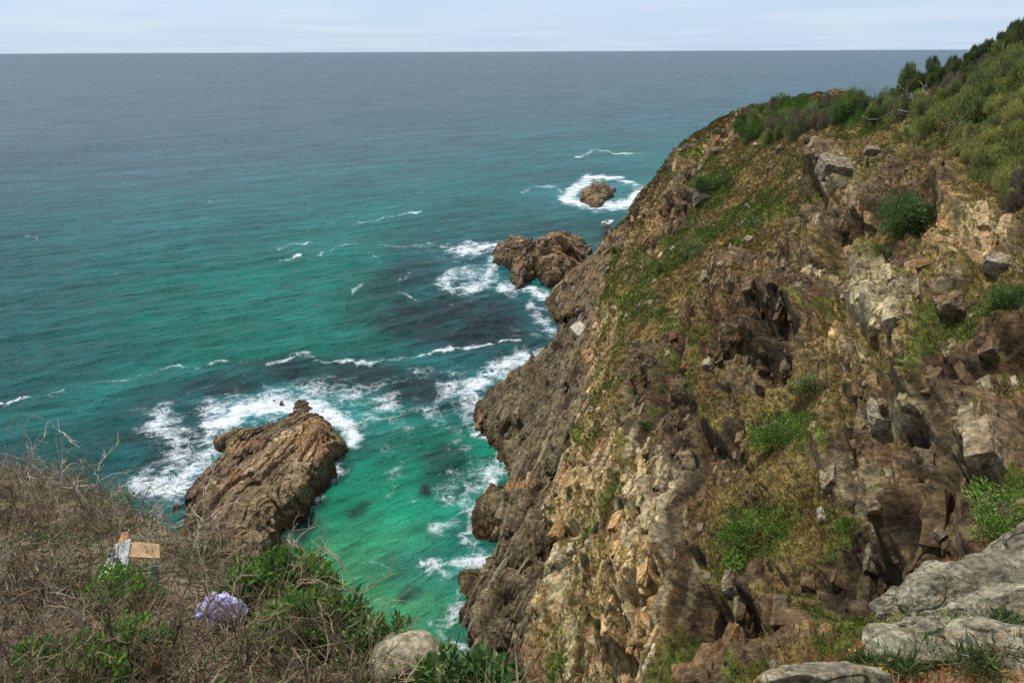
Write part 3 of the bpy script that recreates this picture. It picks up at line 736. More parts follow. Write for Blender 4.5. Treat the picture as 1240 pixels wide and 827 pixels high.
# ------------------------------------------------------------------ FOREGROUND SLOPE
def plane_z(Y): return 43.3 - .42 * Y


def fgpix(px, py):
    d = ray(px, py); k = -d[2] / d[1]; Y = 1.7 / (k - .42); return np.array([d[0] / d[1] * Y, Y])


EDGE = [(-150, 563), (0, 566), (100, 592), (180, 630), (250, 668), (310, 700), (370, 735), (420, 775), (460, 803), (520, 822), (580, 845), (640, 862), (760, 880), (860, 872),
        (925, 842), (985, 812), (1040, 785), (1080, 750), (1110, 712), (1150, 680), (1240, 668), (1400, 665)]
ed = np.array([fgpix(a, b) for a, b in EDGE])
EX = np.concatenate([[-60], ed[:, 0], [40]]); EYv = np.concatenate([[14], ed[:, 1], [11]])


def fg_z(X, Y):
    ye = np.interp(X, EX, EYv)
    z = plane_z(np.maximum(Y, -1.5) - 0 * X) + np.where(Y < -1.5, .1 * (-1.5 - Y), 0)
    o = np.maximum(Y - ye, 0)
    z = z - 2.1 * o * o / (o + .45)
    p = np.stack([X, Y, 0 * X], -1).reshape(-1, 3).astype(F32)
    n = fbm(p / 1.3 + 3, 4).reshape(X.shape) * .10 + fbm(p / .22 + 8, 3).reshape(X.shape) * .02 * np.clip(1 - o, 0, 1)
    return z + n + np.clip(o, 0, 8) * .12 * fbm(p / 3 + 13, 3).reshape(X.shape)


gx = np.concatenate([np.linspace(-60, -14, 50)[:-1], np.linspace(-14, 9, 620), np.linspace(9, 40, 40)[1:]])
gy = np.concatenate([np.linspace(-30, -1, 30)[:-1], np.linspace(-1, 13, 400), np.linspace(13, 38, 70)[1:]])
X, Y = np.meshgrid(gx, gy, indexing='ij'); Zf = fg_z(X, Y)
PF = np.stack([X, Y, Zf], -1).reshape(-1, 3)
PF[:, 2] = np.maximum(PF[:, 2], -3)
a = fbm(PF / .5, 4); b = fbm(PF / 2 + 5, 3)
Cf = mixc(c3(.06, .042, .028), c3(.20, .15, .10), np.clip(.5 + a, 0, 1)); Cf = mixc(Cf, c3(.08, .09, .03), smooth(.1, .6, b) * .5)
rg = smooth(.6, 1.6, PF[:, 0])
Cf = mixc(Cf, mixc(c3(.20, .13, .06), c3(.28, .085, .03), smooth(-.1, .4, fbm(PF / .6 + 30, 3))), rg * .8)
Cf = mixc(Cf, c3(.10, .13, .035), rg * smooth(.15, .45, fbm(PF / .45 + 70, 3)))
slope = mesh('slope', PF, grid_faces(len(gx), len(gy)), M_SOIL, Cf, shade=False)
tag(slope, 'brown litter covered slope falling away below the viewpoint', 'slope', kind='structure')


def fgp(px, py, dz=0.0):
    """point of the near slope under a picture position"""
    d = ray(px, py); lo, hi = .5, 30.0
    for s_ in np.linspace(.5, 30, 300):
        q = EYE + d * (s_ / d[1])
        if q[2] < float(fg_z(np.array([q[0]]), np.array([q[1]]))[0]) + dz: hi = s_; break
        lo = s_
    for _ in range(12):
        m_ = (lo + hi) / 2; q = EYE + d * (m_ / d[1])
        if q[2] < float(fg_z(np.array([q[0]]), np.array([q[1]]))[0]) + dz: hi = m_
        else: lo = m_
    return EYE + d * (hi / d[1])


def ground(x, y):
    i = int(np.clip(np.searchsorted(Yr, y), 1, NU - 1)); row = G2[i]
    j = int(np.argmin(np.abs(row[:, 0] - x)))
    return float(row[j, 2])


# ------------------------------------------------------------------ tubes, leaves, plants
def tubes(lines, sides=3):
    """lines: list of (points n x 3, radii n)"""
    V = []; Fq = []; off = 0
    for pts, rad in lines:
        pts = np.asarray(pts, float); n = len(pts)
        t_ = np.gradient(pts, axis=0); t_ /= np.linalg.norm(t_, axis=1, keepdims=True) + 1e-9
        a_ = np.cross(t_, [0.31, 0.17, 0.93]); a_ /= np.linalg.norm(a_, axis=1, keepdims=True) + 1e-9
        b_ = np.cross(t_, a_); r_ = np.asarray(rad)[:, None]
        ring = [pts + (a_ * math.cos(2 * math.pi * k / sides) + b_ * math.sin(2 * math.pi * k / sides)) * r_ for k in range(sides)]
        V.append(np.stack(ring, 1).reshape(-1, 3))
        i = np.arange(n - 1)[:, None] * sides; k = np.arange(sides)[None, :]; k2 = (k + 1) % sides
        Fq.append(np.stack([i + k, i + k2, i + sides + k2, i + sides + k], -1).reshape(-1, 4) + off)
        off += n * sides
    return np.concatenate(V), np.concatenate(Fq)


def wander(p, d, length, n, bend, rng, droop=0.0):
    pts = [np.array(p, float)]; d = np.array(d, float); d /= np.linalg.norm(d)
    for _ in range(n):
        d = d + rng.normal(0, bend, 3); d[2] -= droop; d /= np.linalg.norm(d)
        pts.append(pts[-1] + d * length / n)
    return np.array(pts), d


def rdir(rng, up_=.4):
    d = rng.normal(0, 1, 3); d[2] = abs(d[2]) * .8 + up_; return d / np.linalg.norm(d)


def leaves(C_, D_, length, width, col, rng, jit=.25, fold=.25):
    """pointed leaf: 2 triangles folded at the midrib (4 verts). C_ bases, D_ directions"""
    n = len(C_); D_ = D_ / (np.linalg.norm(D_, axis=1, keepdims=True) + 1e-9)
    r_ = rng.normal(0, 1, (n, 3)); s_ = np.cross(D_, r_); s_ /= np.linalg.norm(s_, axis=1, keepdims=True) + 1e-9
    nn_ = np.cross(D_, s_)
    L_ = length * rng.uniform(.65, 1.3, (n, 1)); W_ = width * rng.uniform(.7, 1.3, (n, 1))
    a_ = C_; b_ = C_ + D_ * L_ * .45 + s_ * W_ * .5 + nn_ * W_ * fold; c_ = C_ + D_ * L_; d_ = C_ + D_ * L_ * .45 - s_ * W_ * .5 + nn_ * W_ * fold
    V = np.stack([a_, b_, c_, d_], 1).reshape(-1, 3)
    i = np.arange(n)[:, None] * 4
    Fc = np.concatenate([i + np.array([0, 1, 2]), i + np.array([0, 2, 3])], 0)
    cc = col * rng.uniform(1 - jit, 1 + jit, (n, 1)) * rng.uniform(.92, 1.08, (n, 3))
    return V, Fc, np.repeat(cc, 4, 0)


def make_dead(seed, h, spread, stems, thick=1.0, col=(.33, .27, .20)):
    rng = np.random.default_rng(seed); lines = []; cols = []
    for s_ in range(stems):
        b_ = np.array([*rng.normal(0, .10 * spread, 2), -.04])
        d = np.array([*rng.normal(0, .55 * spread, 2), 1.0])
        l_ = h * rng.uniform(.55, 1.15)
        pts, dd = wander(b_, d, l_, 7, .16, rng, .02)
        r0 = .0065 * thick * rng.uniform(.6, 1.3)
        k_ = rng.uniform(.6, 1.35)
        lines.append((pts, np.linspace(r0, r0 * .35, 8))); cols.append((8, k_))
        for _ in range(rng.integers(4, 8)):
            i = rng.integers(2, 7); q = pts[i]
            d2 = (pts[i] - pts[i - 1]); d2 /= np.linalg.norm(d2); d2 = d2 + rng.normal(0, .65, 3)
            p2_, _d = wander(q, d2, l_ * rng.uniform(.22, .5), 5, .22, rng)
            lines.append((p2_, np.linspace(r0 * .55, r0 * .25, 6))); cols.append((6, k_))
            for _ in range(rng.integers(2, 5)):
                j = rng.integers(1, 5); d3 = (p2_[j] - p2_[j - 1]); d3 /= np.linalg.norm(d3); d3 = d3 + rng.normal(0, .75, 3)
                p3, _d = wander(p2_[j], d3, l_ * rng.uniform(.08, .22), 3, .2, rng)
                lines.append((p3, np.linspace(r0 * .35, r0 * .18, 4))); cols.append((4, k_ * 1.1))
    V, Fq = tubes(lines)
    c_ = np.concatenate([np.full(n * 3, k) for n, k in cols])[:, None] * np.array(col)
    return V, Fq, c_


def tree_parts(root, seed, h, rad, clumps, nleaf, llen, lwid, col, upward=.6, windx=-.0, trunk_r=.09, barkc=(.16, .12, .09), limbs=7, leafname='crown'):
    rng = np.random.default_rng(seed); lines = []
    tp, td = wander((0, 0, -.3), (windx + rng.normal(0, .1), rng.normal(0, .12), 1), h * .85, 9, .08, rng)
    lines.append((tp, np.linspace(trunk_r, trunk_r * .25, 10)))
    cen = []
    for k in range(clumps):
        f = rng.uniform(.25, 1.0); i = min(9, int(f * 9)); q = tp[i]
        a_ = rng.uniform(0, 6.28); rr = rad * rng.uniform(.25, 1.0) * (1.15 - .6 * f)
        c_ = q + np.array([math.cos(a_) * rr, math.sin(a_) * rr, rng.uniform(.0, .28) * h * (1.1 - f * .5)])
        cen.append(c_)
        if k < limbs * 2:
            m_ = (q + c_) / 2 + np.array([0, 0, -.06 * h]); lines.append((np.array([q, m_, c_]), np.array([trunk_r * .4, trunk_r * .25, trunk_r * .1])))
    V, Fq = tubes(lines, 5)
    mesh('trunk', V, Fq, M_TWIG, np.tile(np.array(barkc), (len(V), 1)) * rng.uniform(.8, 1.2, (len(V), 1)), parent=root)
    cen = np.array(cen); per = nleaf // len(cen); Cs = []; Ds = []; Ks = []
    for c_ in cen:
        s_ = rad * rng.uniform(.22, .48)
        p_ = rng.normal(0, 1, (per, 3)); p_ /= np.linalg.norm(p_, axis=1, keepdims=True); p_ *= rng.uniform(.25, 1, (per, 1)) ** .6
        p_ *= np.array([s_ * .8, s_ * .8, s_ * 1.5])
        Cs.append(c_ + p_); D = p_ / s_ * .7 + np.array([windx * .5, 0, upward]) + rng.normal(0, .35, (per, 3)); Ds.append(D)
        Ks.append(np.full((per, 1), rng.uniform(.65, 1.4)))
    Cs = np.concatenate(Cs); Ds = np.concatenate(Ds); Ks = np.concatenate(Ks)
    V, Fc, cc = leaves(Cs, Ds, llen, lwid, np.array(col)[None, :] * Ks, rng, .3)
    mesh(leafname, V, Fc, M_NEEDLE, cc, parent=root)
    return root


def bush_parts(root, seed, rx, rz, nb, per, llen, lwid, col, mat=None, stemc=(.20, .16, .11), topcol=None, spread=.35, stem_r=.006):
    """leafy bush: stems fan out from the base, leaves in whorls near the tips over a dome"""
    rng = np.random.default_rng(seed); lines = []; Cs = []; Ds = []; Kc = []
    lump = [(rdir(rng, .1), rng.uniform(.75, 1.2)) for _ in range(7)]
    for k in range(nb):
        d = rdir(rng, .15); f = rng.uniform(.55, 1.0) if rng.random() < .8 else rng.uniform(.2, .6)
        g_ = 1 + sum((w_ - 1) * max(0, float(d @ l_)) ** 3 for l_, w_ in lump)
        tip = d * np.array([rx, rx, rz]) * f * g_
        mid = tip * .5 + rng.normal(0, .05, 3) * rx
        if k % 2 == 0 or nb < 120: lines.append((np.array([np.array([0, 0, -.02]), mid, tip]), np.array([stem_r, stem_r * .7, stem_r * .4])))
        Cs.append(tip + rng.normal(0, spread * llen, (per, 3))); Ds.append(d * .6 + rng.normal(0, .55, (per, 3)) + np.array([0, 0, .35]))
        base_c = np.array(col) * rng.uniform(.75, 1.25)
        if topcol is not None: base_c = base_c + (np.array(topcol) - base_c) * np.clip(rng.normal(.35, .35) + (f - .8), 0, 1)
        Kc.append(np.tile(base_c, (per, 1)))
    V, Fq = tubes(lines, 3)
    mesh('stems', V, Fq, M_TWIG, np.tile(np.array(stemc), (len(V), 1)), parent=root)
    V, Fc, cc = leaves(np.concatenate(Cs), np.concatenate(Ds), llen, lwid, np.concatenate(Kc), rng, .2)
    mesh('foliage', V, Fc, mat or M_LEAF, cc, parent=root)
    return root


def boulder(name, loc, size, seed, label, cat='boulder', cols=None, rz=0.0, planes=18, rough=.06, tilt=0.0, res=(110, 70), group=None, lich=.5, soft=22, slab=False, own=None):
    rng = np.random.default_rng(seed)
    th, ph = np.meshgrid(np.linspace(0, 2 * math.pi, res[0]), np.linspace(.001, math.pi - .001, res[1]), indexing='ij')
    D = np.stack([np.cos(th) * np.sin(ph), np.sin(th) * np.sin(ph), np.cos(ph)], -1).reshape(-1, 3)
    ns = rng.normal(0, 1, (planes, 3)); ns /= np.linalg.norm(ns, axis=1, keepdims=True); ds = rng.uniform(.62, .98, planes)
    if slab:
        ax_ = np.array([[1, 0, 0], [-1, 0, 0], [0, 1, 0], [0, -1, 0], [0, 0, 1], [0, 0, -1.]]) + rng.normal(0, .10, (6, 3))
        ns = np.concatenate([ax_ / np.linalg.norm(ax_, axis=1, keepdims=True), ns[:4]]); ds = np.concatenate([rng.uniform(.6, .72, 6), rng.uniform(.78, .95, 4)])
    q = np.maximum(D @ ns.T, 1e-3) / ds[None, :]
    r_ = 1 / ((q ** soft).sum(1) ** (1 / soft))
    p_ = D * np.minimum(r_, 1.25)[:, None] * np.array(size) * .5
    sc = float(max(size))
    w_ = fbm(p_ / sc * 3 + seed, 4) * rough * sc * .6 + fbm(p_ / sc * 12 + seed, 3) * rough * sc * .22
    ck = np.abs(vnoise(p_ / sc * np.array([2.2, 4, 6]) + seed)); w_ -= (1 - smooth(0, .06, ck)) * rough * sc * .35
    if slab: w_ = w_ + .10 * sc * rough * 4 * (np.floor((p_[:, 0] / size[0] * 5 + .25 * vnoise(p_ / sc * 3))) % 2 - .5) * .35 + fbm(p_ / sc * 7 + 3, 4, .7) * .022 * sc
    p_ = p_ + D * w_[:, None]
    Rm = np.array(Matrix.Rotation(tilt, 3, 'X') @ Matrix.Rotation(rz, 3, 'Z')) if tilt else np.array(Matrix.Rotation(rz, 3, 'Z'))
    p_ = p_ @ Rm.T
    c0, c1 = cols or ((.13, .115, .09), (.34, .32, .26))
    a_ = fbm(p_ / sc * 5 + seed, 5) * .6 + fbm(p_ * 9 + seed, 5, .7) * .6; b_ = fbm(p_ / sc * 2 + seed + 5, 3)
    col = mixc(c3(*c0), c3(*c1), np.clip(.5 + .8 * a_, 0, 1))
    col = mixc(col, c3(.44, .43, .35), smooth(.05, .22, fbm(p_ * 9 + 50, 6, .75)) * lich); col = mixc(col, c3(.10, .09, .06), smooth(.1, .3, fbm(p_ * 11 + 150, 6, .75)) * lich); col = col * c3(1.1, 1.02, .86); col = mixc(col, c3(.07, .06, .045), smooth(.25, .6, b_ + .4 * a_) * .55)
    col = mixc(col, c3(.30, .20, .08), smooth(.45, .7, fbm(p_ / sc * 7 + 90, 4)) * .5)
    if own is not None:
        col = mixc(col, own[None, :] * (1 + .5 * a_[:, None]), .6); col = mixc(col, c3(.36, .34, .26), smooth(.1, .45, fbm(p_ / sc * 6 + 250, 5, .7)) * lich)
    o = mesh(name, p_, grid_faces(*res), M_BOULDER if own is None else M_ROCK, col, shade=False); o.location = loc
    return tag(o, label, cat, group)


# ------------------------------------------------------------------ trees and scrub on the headland
GR_T = 'dark wind-bent trees along the skyline'
TREES = []
for k, (h_, r_, c_) in enumerate([(3.6, 1.0, (.12, .15, .06)), (4.0, .85, (.14, .17, .06)), (3.2, 1.2, (.16, .18, .06)), (3.8, 1.05, (.11, .14, .06)), (3.0, 1.0, (.15, .155, .06))]):
    r0 = empty('wind_bent_tree', (0, 0, -500)); tree_parts(r0, 100 + k, h_, r_, 30, 7500, .40, .040, c_, 1.3, windx=-.30 + .05 * k)
    TREES.append((r0, h_))
SHR_ = []
for k, (c_, d_) in enumerate([((.19, .21, .07), .22), ((.31, .30, .09), .22), ((.11, .16, .045), .22), ((.23, .25, .07), .24), ((.35, .32, .11), .22), ((.13, .21, .035), .15), ((.20, .155, .10), .22)]):
    r0 = empty('shrub', (0, 0, -500)); tree_parts(r0, 200 + k, 1.5, 1.0, 18, 4200, d_, .036, c_, .9, windx=-.1, trunk_r=.05, leafname='foliage')
    SHR_.append((r0, 2.0))
used = set()
CNT = {}


def place(kindlist, k, loc, h_, rz, label, cat, group=None, wide=1.0):
    r0, hh = kindlist[k]
    s_ = h_ / hh
    if r0.name not in used:
        used.add(r0.name); o = r0
        o.location = loc; o.rotation_euler = (0, 0, rz); o.scale = (s_ * wide, s_ * wide, s_)
    else:
        o = copy_tree(r0, loc, rz, (s_ * wide, s_ * wide, s_))
    return tag(o, label, cat, group)


vis = (VW > .3) & (bx > 700) & (bx < 1245)
sky_y = {}
for i in np.nonzero(vis)[0][::3]:
    kx = int(bx[i] // 6)
    if kx not in sky_y or by[i] < sky_y[kx][0]: sky_y[kx] = (by[i], i)


def skyline(px):
    for r in range(6):
        for s_ in (0, r, -r):
            if int(px // 6) + s_ in sky_y: return sky_y[int(px // 6) + s_]


rt = random.Random(5)
LT = {1235: 'tall dark tree at the right edge of the skyline, highest of all', }
for px, ty in [(1242, 28), (1234, 32), (1224, 34), (1216, 44), (1208, 42), (1196, 52), (1190, 50), (1184, 56), (1178, 60), (1172, 70), (1164, 68), (1160, 76), (1153, 72), (1147, 80), (1138, 84), (1128, 74), (1122, 82), (1110, 92), (1098, 84), (1092, 92), (1087, 100), (1078, 116)]:
    yy, i = skyline(px); p_ = P2[i]; h_ = max(2.2, (yy + 6 - ty) * bd[i] / FPX * 1.12)
    place(TREES, rt.randrange(5), (p_[0], p_[1], p_[2] - .4), h_, rt.uniform(-.5, .5), 'dark green wind-bent tree standing on the skyline ridge at right', 'tree', GR_T, wide=min(.85, 2.8 / h_ + .1))
# second rank and the olive scrub below it
def scatter(poly, step, kinds, hr, label, cat, group, klist, sink=.25, jit=.45, wide=1.0, prob=1.0):
    xs = [p[0] for p in poly]; yy = [p[1] for p in poly]; n_ = 0
    y_ = min(yy)
    while y_ < max(yy):
        x_ = min(xs)
        while x_ < max(xs):
            px = x_ + rt.uniform(-jit, jit) * step; py = y_ + rt.uniform(-jit, jit) * step * .8
            x_ += step
            if poly_inside_dist(np.array([px]), np.array([py]), poly)[0] < 0 or rt.random() > prob: continue
            i = hit(px, py)
            if i is None: continue
            p_ = P2[i]
            place(klist, rt.choice(kinds), (p_[0], p_[1], p_[2] - sink), rt.uniform(*hr), rt.uniform(0, 6.28), label, cat, group, wide); n_ += 1
        y_ += step * .8
    return n_


scatter([(1085, 128), (1140, 108), (1240, 68), (1245, 120), (1190, 150), (1120, 165), (1085, 150)], 19, [0, 2, 3, 6], (1.8, 3.0), 'dark olive shrub packed below the skyline trees', 'shrub', 'dark scrub below the skyline trees', SHR_)
scatter([(1160, 165), (1200, 140), (1245, 115), (1245, 275), (1215, 245), (1180, 200), (1150, 195)], 17, [1, 4, 3, 1, 0, 6], (1.5, 2.3), 'yellow olive shrub in the thick scrub at the right edge of the upper slope', 'shrub', 'yellow olive scrub at right', SHR_)
scatter([(884, 160), (900, 134), (950, 126), (1060, 128), (1085, 138), (1060, 152), (1010, 156), (960, 168), (900, 182)], 13, [0, 2, 5, 2, 3, 6], (2.2, 3.8), 'dark green shrub in the belt of scrub along the top of the headland', 'shrub', 'scrub belt on the headland top', SHR_)
scatter([(905, 170), (1000, 150), (1070, 150), (1090, 175), (960, 190)], 34, [0, 3, 6, 1], (.8, 1.3), 'low olive shrub dotted on the brown upper slope', 'shrub', 'low shrubs dotted on the upper slope', SHR_, prob=.7)
for px, py, h_, k, wd, lb in [(862, 228, 3.6, 2, 1.5, 'big dark round shrub on the seaward slope above a rounded rock'), (1108, 268, 3.4, 2, 1.2, 'dark upright shrub at the left end of the orange ledges'),
                              (842, 300, 2.2, 0, 1.9, 'wide grey olive shrub on the slope left of the cliff edge'), (820, 292, 1.8, 3, 1.8, 'flat olive shrub beside the wide grey olive one'),
                              (950, 522, 1.6, 5, 2.0, 'bright green spreading bush in the middle of the slope'), (972, 512, 1.3, 5, 1.8, 'smaller bright green bush right of the spreading one'),
                              (905, 655, 1.3, 5, 2.0, 'bright green sprawling bush low on the slope above the dark gully'), (940, 632, 1.3, 5, 2.0, 'bright green bush uphill of the sprawling one'),
                              (1232, 365, 1.6, 2, 1.4, 'dark green shrub at the right edge below the orange ledges'), (985, 465, 1.1, 0, 2.0, 'dry grey shrub above the bright green bush'),
                              (1215, 615, 1.0, 5, 2.2, 'bright green bush at the right edge above the grey boulder'), (1235, 590, 1.0, 5, 2.0, 'bright green bush uphill at the right edge'),
                              (770, 472, .9, 5, 1.5, 'small green bush on the upper lip of the sea cliff'), (778, 508, 1.0, 5, 1.3, 'green bush hanging below the lip of the sea cliff'), (798, 468, .7, 5, 1.4, 'tiny bright green tuft bush right of the cliff lip'),
                              (745, 300, 2.2, 5, 1.0, 'green bush at the far foot of the slope above the point'), (800, 320, 1.5, 3, 1.6, 'olive bush on the far slope below the flat one'), (1030, 636, .9, 5, 1.4, 'small green bush among dark rocks low on the slope'),
                              (690, 590, 1.0, 3, 1.0, 'olive bush on the ochre cliff face'), (722, 636, .7, 5, 1.0, 'small green bush on the ochre cliff face'), (725, 750, .9, 3, 1.0, 'olive bush low on the ochre cliff'), (1075, 300, 1.1, 5, 1.6, 'light green bush left of the dark upright shrub')]:
    i = hit(px, py + 4)
    p_ = P2[i]; place(SHR_, k, (p_[0], p_[1], p_[2] - .25), h_, rt.uniform(0, 6.28), lb, 'bush' if 'bush' in lb else 'shrub', None, wd)
for r0, _h in TREES + SHR_:
    if r0.name not in used:
        for ch in list(r0.children): bpy.data.objects.remove(ch)
        bpy.data.objects.remove(r0)

# rocks that lie loose on the headland
for n_, (px, py, sz, sd_, lb, cl_) in enumerate([
        (1008, 206, (4.2, 3.2, 2.8), 3, 'big tan boulder with a shadowed underside on the upper slope', ((.17, .14, .10), (.33, .28, .20))),
        (846, 243, (3.4, 3.0, 3.0), 8, 'rounded dark boulder just below the big dark shrub', ((.10, .085, .07), (.24, .2, .16))),
        (1207, 321, (1.8, 1.5, 1.4), 9, 'square grey block perched at the right below the orange ledges', None),
        (1062, 503, (2.1, 1.2, 1.0), 14, 'pale flat slab of rock jutting from the middle of the slope', ((.2, .19, .15), (.40, .39, .33))),
        (1100, 492, (1.2, 1.1, .9), 15, 'pale grey block right of the jutting slab', ((.2, .19, .15), (.40, .39, .33))),
        (701, 403, (4.2, 3.2, 3.2), 21, 'white angular boulder at the foot of the cliff near the point', ((.42, .40, .37), (.62, .60, .56))),
        (1172, 612, (.7, .6, .6), 23, 'small pale rock wedged below the outcrop at right', ((.2, .19, .15), (.40, .39, .33))),
        (1137, 646, (.55, .5, .45), 24, 'small grey rock on the slope left of the grey boulders', None),
        (1055, 182, (1.8, 1.4, 1.2), 25, 'pinkish rock on the upper slope right of the tan boulder', ((.24, .17, .13), (.36, .28, .22))),
        (905, 290, (1.6, 1.2, 1.0), 26, 'weathered grey rock on the grassy far slope', None)]):
    i = hit(px, py); p_ = P2[i]; boulder('boulder', (p_[0], p_[1], p_[2] + sz[2] * .04), [v * .85 for v in sz], sd_, lb, cols=cl_, rz=sd_, planes=12, rough=.04, lich=.4, soft=50, slab=True, tilt=.4, own=None if n_ == 5 else CROCK[i] * .5 + c3(.12, .10, .075))


# large jointed slabs
for n_, (px, py, sz, lb) in enumerate([
        (1050, 345, (2.2, 3.0, 6.0), 'broad pale slab leaning above the long dark crack'), (1075, 375, (1.8, 2.6, 4.0), 'lower pale slab ending at the dark crack'),
        (1110, 350, (1.8, 2.4, 4.0), 'dark slab right of the broad pale one'), (1150, 365, (2.4, 2.6, 4.2), 'brown angular slab with a shadow line under its left edge'),
        (1185, 262, (1.2, 2.4, 6.0), 'long orange ledge, uppermost of the orange ledges'), (1172, 285, (1.0, 2.2, 5.5), 'middle long orange and grey ledge'), (1195, 300, (1.0, 2.2, 5.0), 'lowest orange ledge nearest the right edge'),
        (900, 350, (2.0, 2.6, 4.0), 'grey jagged slab above the big dark hollow'), (905, 440, (2.0, 2.4, 5.0), 'jagged slab below the big dark hollow'), (870, 430, (1.6, 2.2, 4.0), 'narrow dark slab on the lip left of the hollow'),
        (1185, 540, (2.0, 2.2, 3.6), 'massive lichened slab right of the deep crack'), (1165, 505, (1.4, 1.8, 3.0), 'upper massive slab at the head of the deep crack'), (1120, 560, (.9, 1.4, 2.2), 'brown square block left of the deep crack'),
        (1010, 575, (1.6, 1.8, 2.6), 'pale upright slab above the dark gully'), (1050, 610, (1.2, 1.6, 2.2), 'grey knobbly slab in the dark gully'), (940, 745, (1.4, 2.0, 3.0), 'dark slab low in the gully'), (885, 700, (1.4, 2.0, 3.2), 'lichened slab below the bright green sprawling bush'),
        (980, 700, (1.2, 1.8, 2.6), 'dark brown slab leaning towards the ledge'), (1200, 420, (1.6, 1.8, 2.6), 'dark brown block near the right edge'), (875, 320, (1.2, 1.6, 3.0), 'grey splintered slab on the turf of the far slope')]):
    i = hit(px, py); p_ = P2[i]; f_ = .62
    ob = boulder('rock_block', tuple(p_ + n2[i] * sz[1] * -.12), (sz[0] * f_, sz[2] * f_, sz[1] * f_), 700 + n_, lb, cat='rock', planes=9, rough=.03, soft=60, res=(170, 120), lich=.75 if 'pale' in lb or 'lichen' in lb else .25, slab=True, own=np.median(CROCK[max(0, i - 3):i + 4], axis=0),
                 cols=((.30, .15, .07), (.42, .30, .18)) if 'orange' in lb else (((.06, .042, .03), (.17, .125, .085)) if ('dark' in lb and 'pale' not in lb) or 'brown' in lb else ((.13, .11, .08), (.34, .31, .235))))
    ob.matrix_world = Matrix.Translation(Vector(p_ - n2[i] * sz[1] * .16)) @ Matrix(np.array([FR[0], FR[2], -FR[1]]).T.tolist()).to_4x4() @ Matrix.Rotation(.15 * math.sin(n_ * 2.3), 4, 'Y')

# lookout fence on the ridge
fa = P2[hit(1040, 153)]; fb_ = P2[hit(1094, 152)]
fe = empty('lookout_fence', tuple(fa))
dv_ = fb_ - fa; L1 = []; RP = []
for k in range(6):
    q = dv_ * k / 5; zz = ground(fa[0] + q[0], fa[1] + q[1]) - fa[2]
    RP.append([q[0], q[1], zz + 1.15])
    V, Fq = tubes([(np.array([[q[0], q[1], zz - .3], [q[0], q[1], zz + .5], [q[0], q[1], zz + 1.2]]), [.035, .035, .035])], 5)
    mesh('post', V, Fq, M_TWIG, np.tile([.24, .22, .18], (len(V), 1)), parent=fe)
V, Fq = tubes([(np.array(RP), np.full(6, .03))], 5)
mesh('rail', V, Fq, M_TWIG, np.tile([.26, .24, .20], (len(V), 1)), parent=fe)
tag(fe, 'pale post and rail fence of the lookout beside the skyline scrub', 'fence')

# turf: grass tufts, uncountable
rg_ = np.random.default_rng(3)
tw = turfm * (up > .35) * (P2[:, 1] > 11) * ((bx > 560) & (bx < 1270) & (by < 860))
cand = np.nonzero(tw * rg_.random(len(tw)) > .42)[0]
cand = rg_.choice(cand, min(62000, len(cand)), replace=False)
nb_ = 5; Cb = np.repeat(P2[cand], nb_, 0); dd_ = np.repeat(bd[cand], nb_)
Cb = Cb + rg_.normal(0, .10, Cb.shape) * np.array([1, 1, .1]) - [0, 0, .03]
Dg = rg_.normal(0, .5, Cb.shape) + [0, 0, 1.0]
Lg = (.16 + .0016 * dd_)[:, None]
colg = np.repeat(C[cand], nb_, 0) * rg_.uniform(.6, 1.65, (len(Cb), 1))
V, Fc, cc = leaves(Cb, Dg, Lg, (.010 + .0007 * dd_)[:, None], colg, rg_, .15)
tag(mesh('grass', V, Fc, M_GRASS, cc), 'dry brown and green grass covering the headland slope', 'grass', kind='stuff')
cand = np.nonzero((GREEN * (1 - ROCKM) * (P2[:, 1] > 11) * (by < 860) * (bx > 600) * (up > .3)) * rg_.random(len(tw)) > .55)[0]
cand = rg_.choice(cand, min(30000, len(cand)), replace=False)
Cb = np.repeat(P2[cand], 2, 0) + rg_.normal(0, .1, (len(cand) * 2, 3)); dd_ = np.repeat(bd[cand], 2)
V, Fc, cc = leaves(Cb + [0, 0, .08], rg_.normal(0, .8, Cb.shape) + [0, 0, .6], (.05 + .0016 * dd_)[:, None], (.03 + .001 * dd_)[:, None], mixc(c3(.065, .105, .02), c3(.13, .18, .035), rg_.random(len(Cb))), rg_, .3)
tag(mesh('ground_cover', V, Fc, M_NEEDLE, cc), 'bright green creeping ground cover in patches on the slope', 'ground cover', kind='stuff')

# ------------------------------------------------------------------ FOREGROUND, left: dead brush, bushes, rubbish
rf = random.Random(9)
DEAD = []
for k in range(9):
    r0 = empty('dead_shrub', (0, 0, -500)); V, Fq, cc = make_dead(300 + k, .55 + .05 * (k % 3), 1.0 + .2 * (k % 4), 13, 1.0, [(.155, .105, .060), (.10, .066, .036), (.22, .165, .10)][k % 3])
    o_ = mesh('twigs', V, Fq, M_TWIG, cc, parent=r0); DEAD.append(r0)
TALL = []
for k in range(4):
    r0 = empty('dead_sapling', (0, 0, -500)); V, Fq, cc = make_dead(340 + k, 1.15, .75, 5, 1.3, (.42, .35, .27)); mesh('branches', V, Fq, M_TWIG, cc, parent=r0); TALL.append(r0)


def put(protos, k, loc, rz, sc, label, cat, group=None, tilt=(0, 0)):
    r0 = protos[k]
    if r0.name not in used:
        used.add(r0.name); o = r0; o.location = loc; o.rotation_euler = (tilt[0], tilt[1], rz); o.scale = (sc,) * 3
    else: o = copy_tree(r0, loc, rz, sc, tilt)
    return tag(o, label, cat, group)


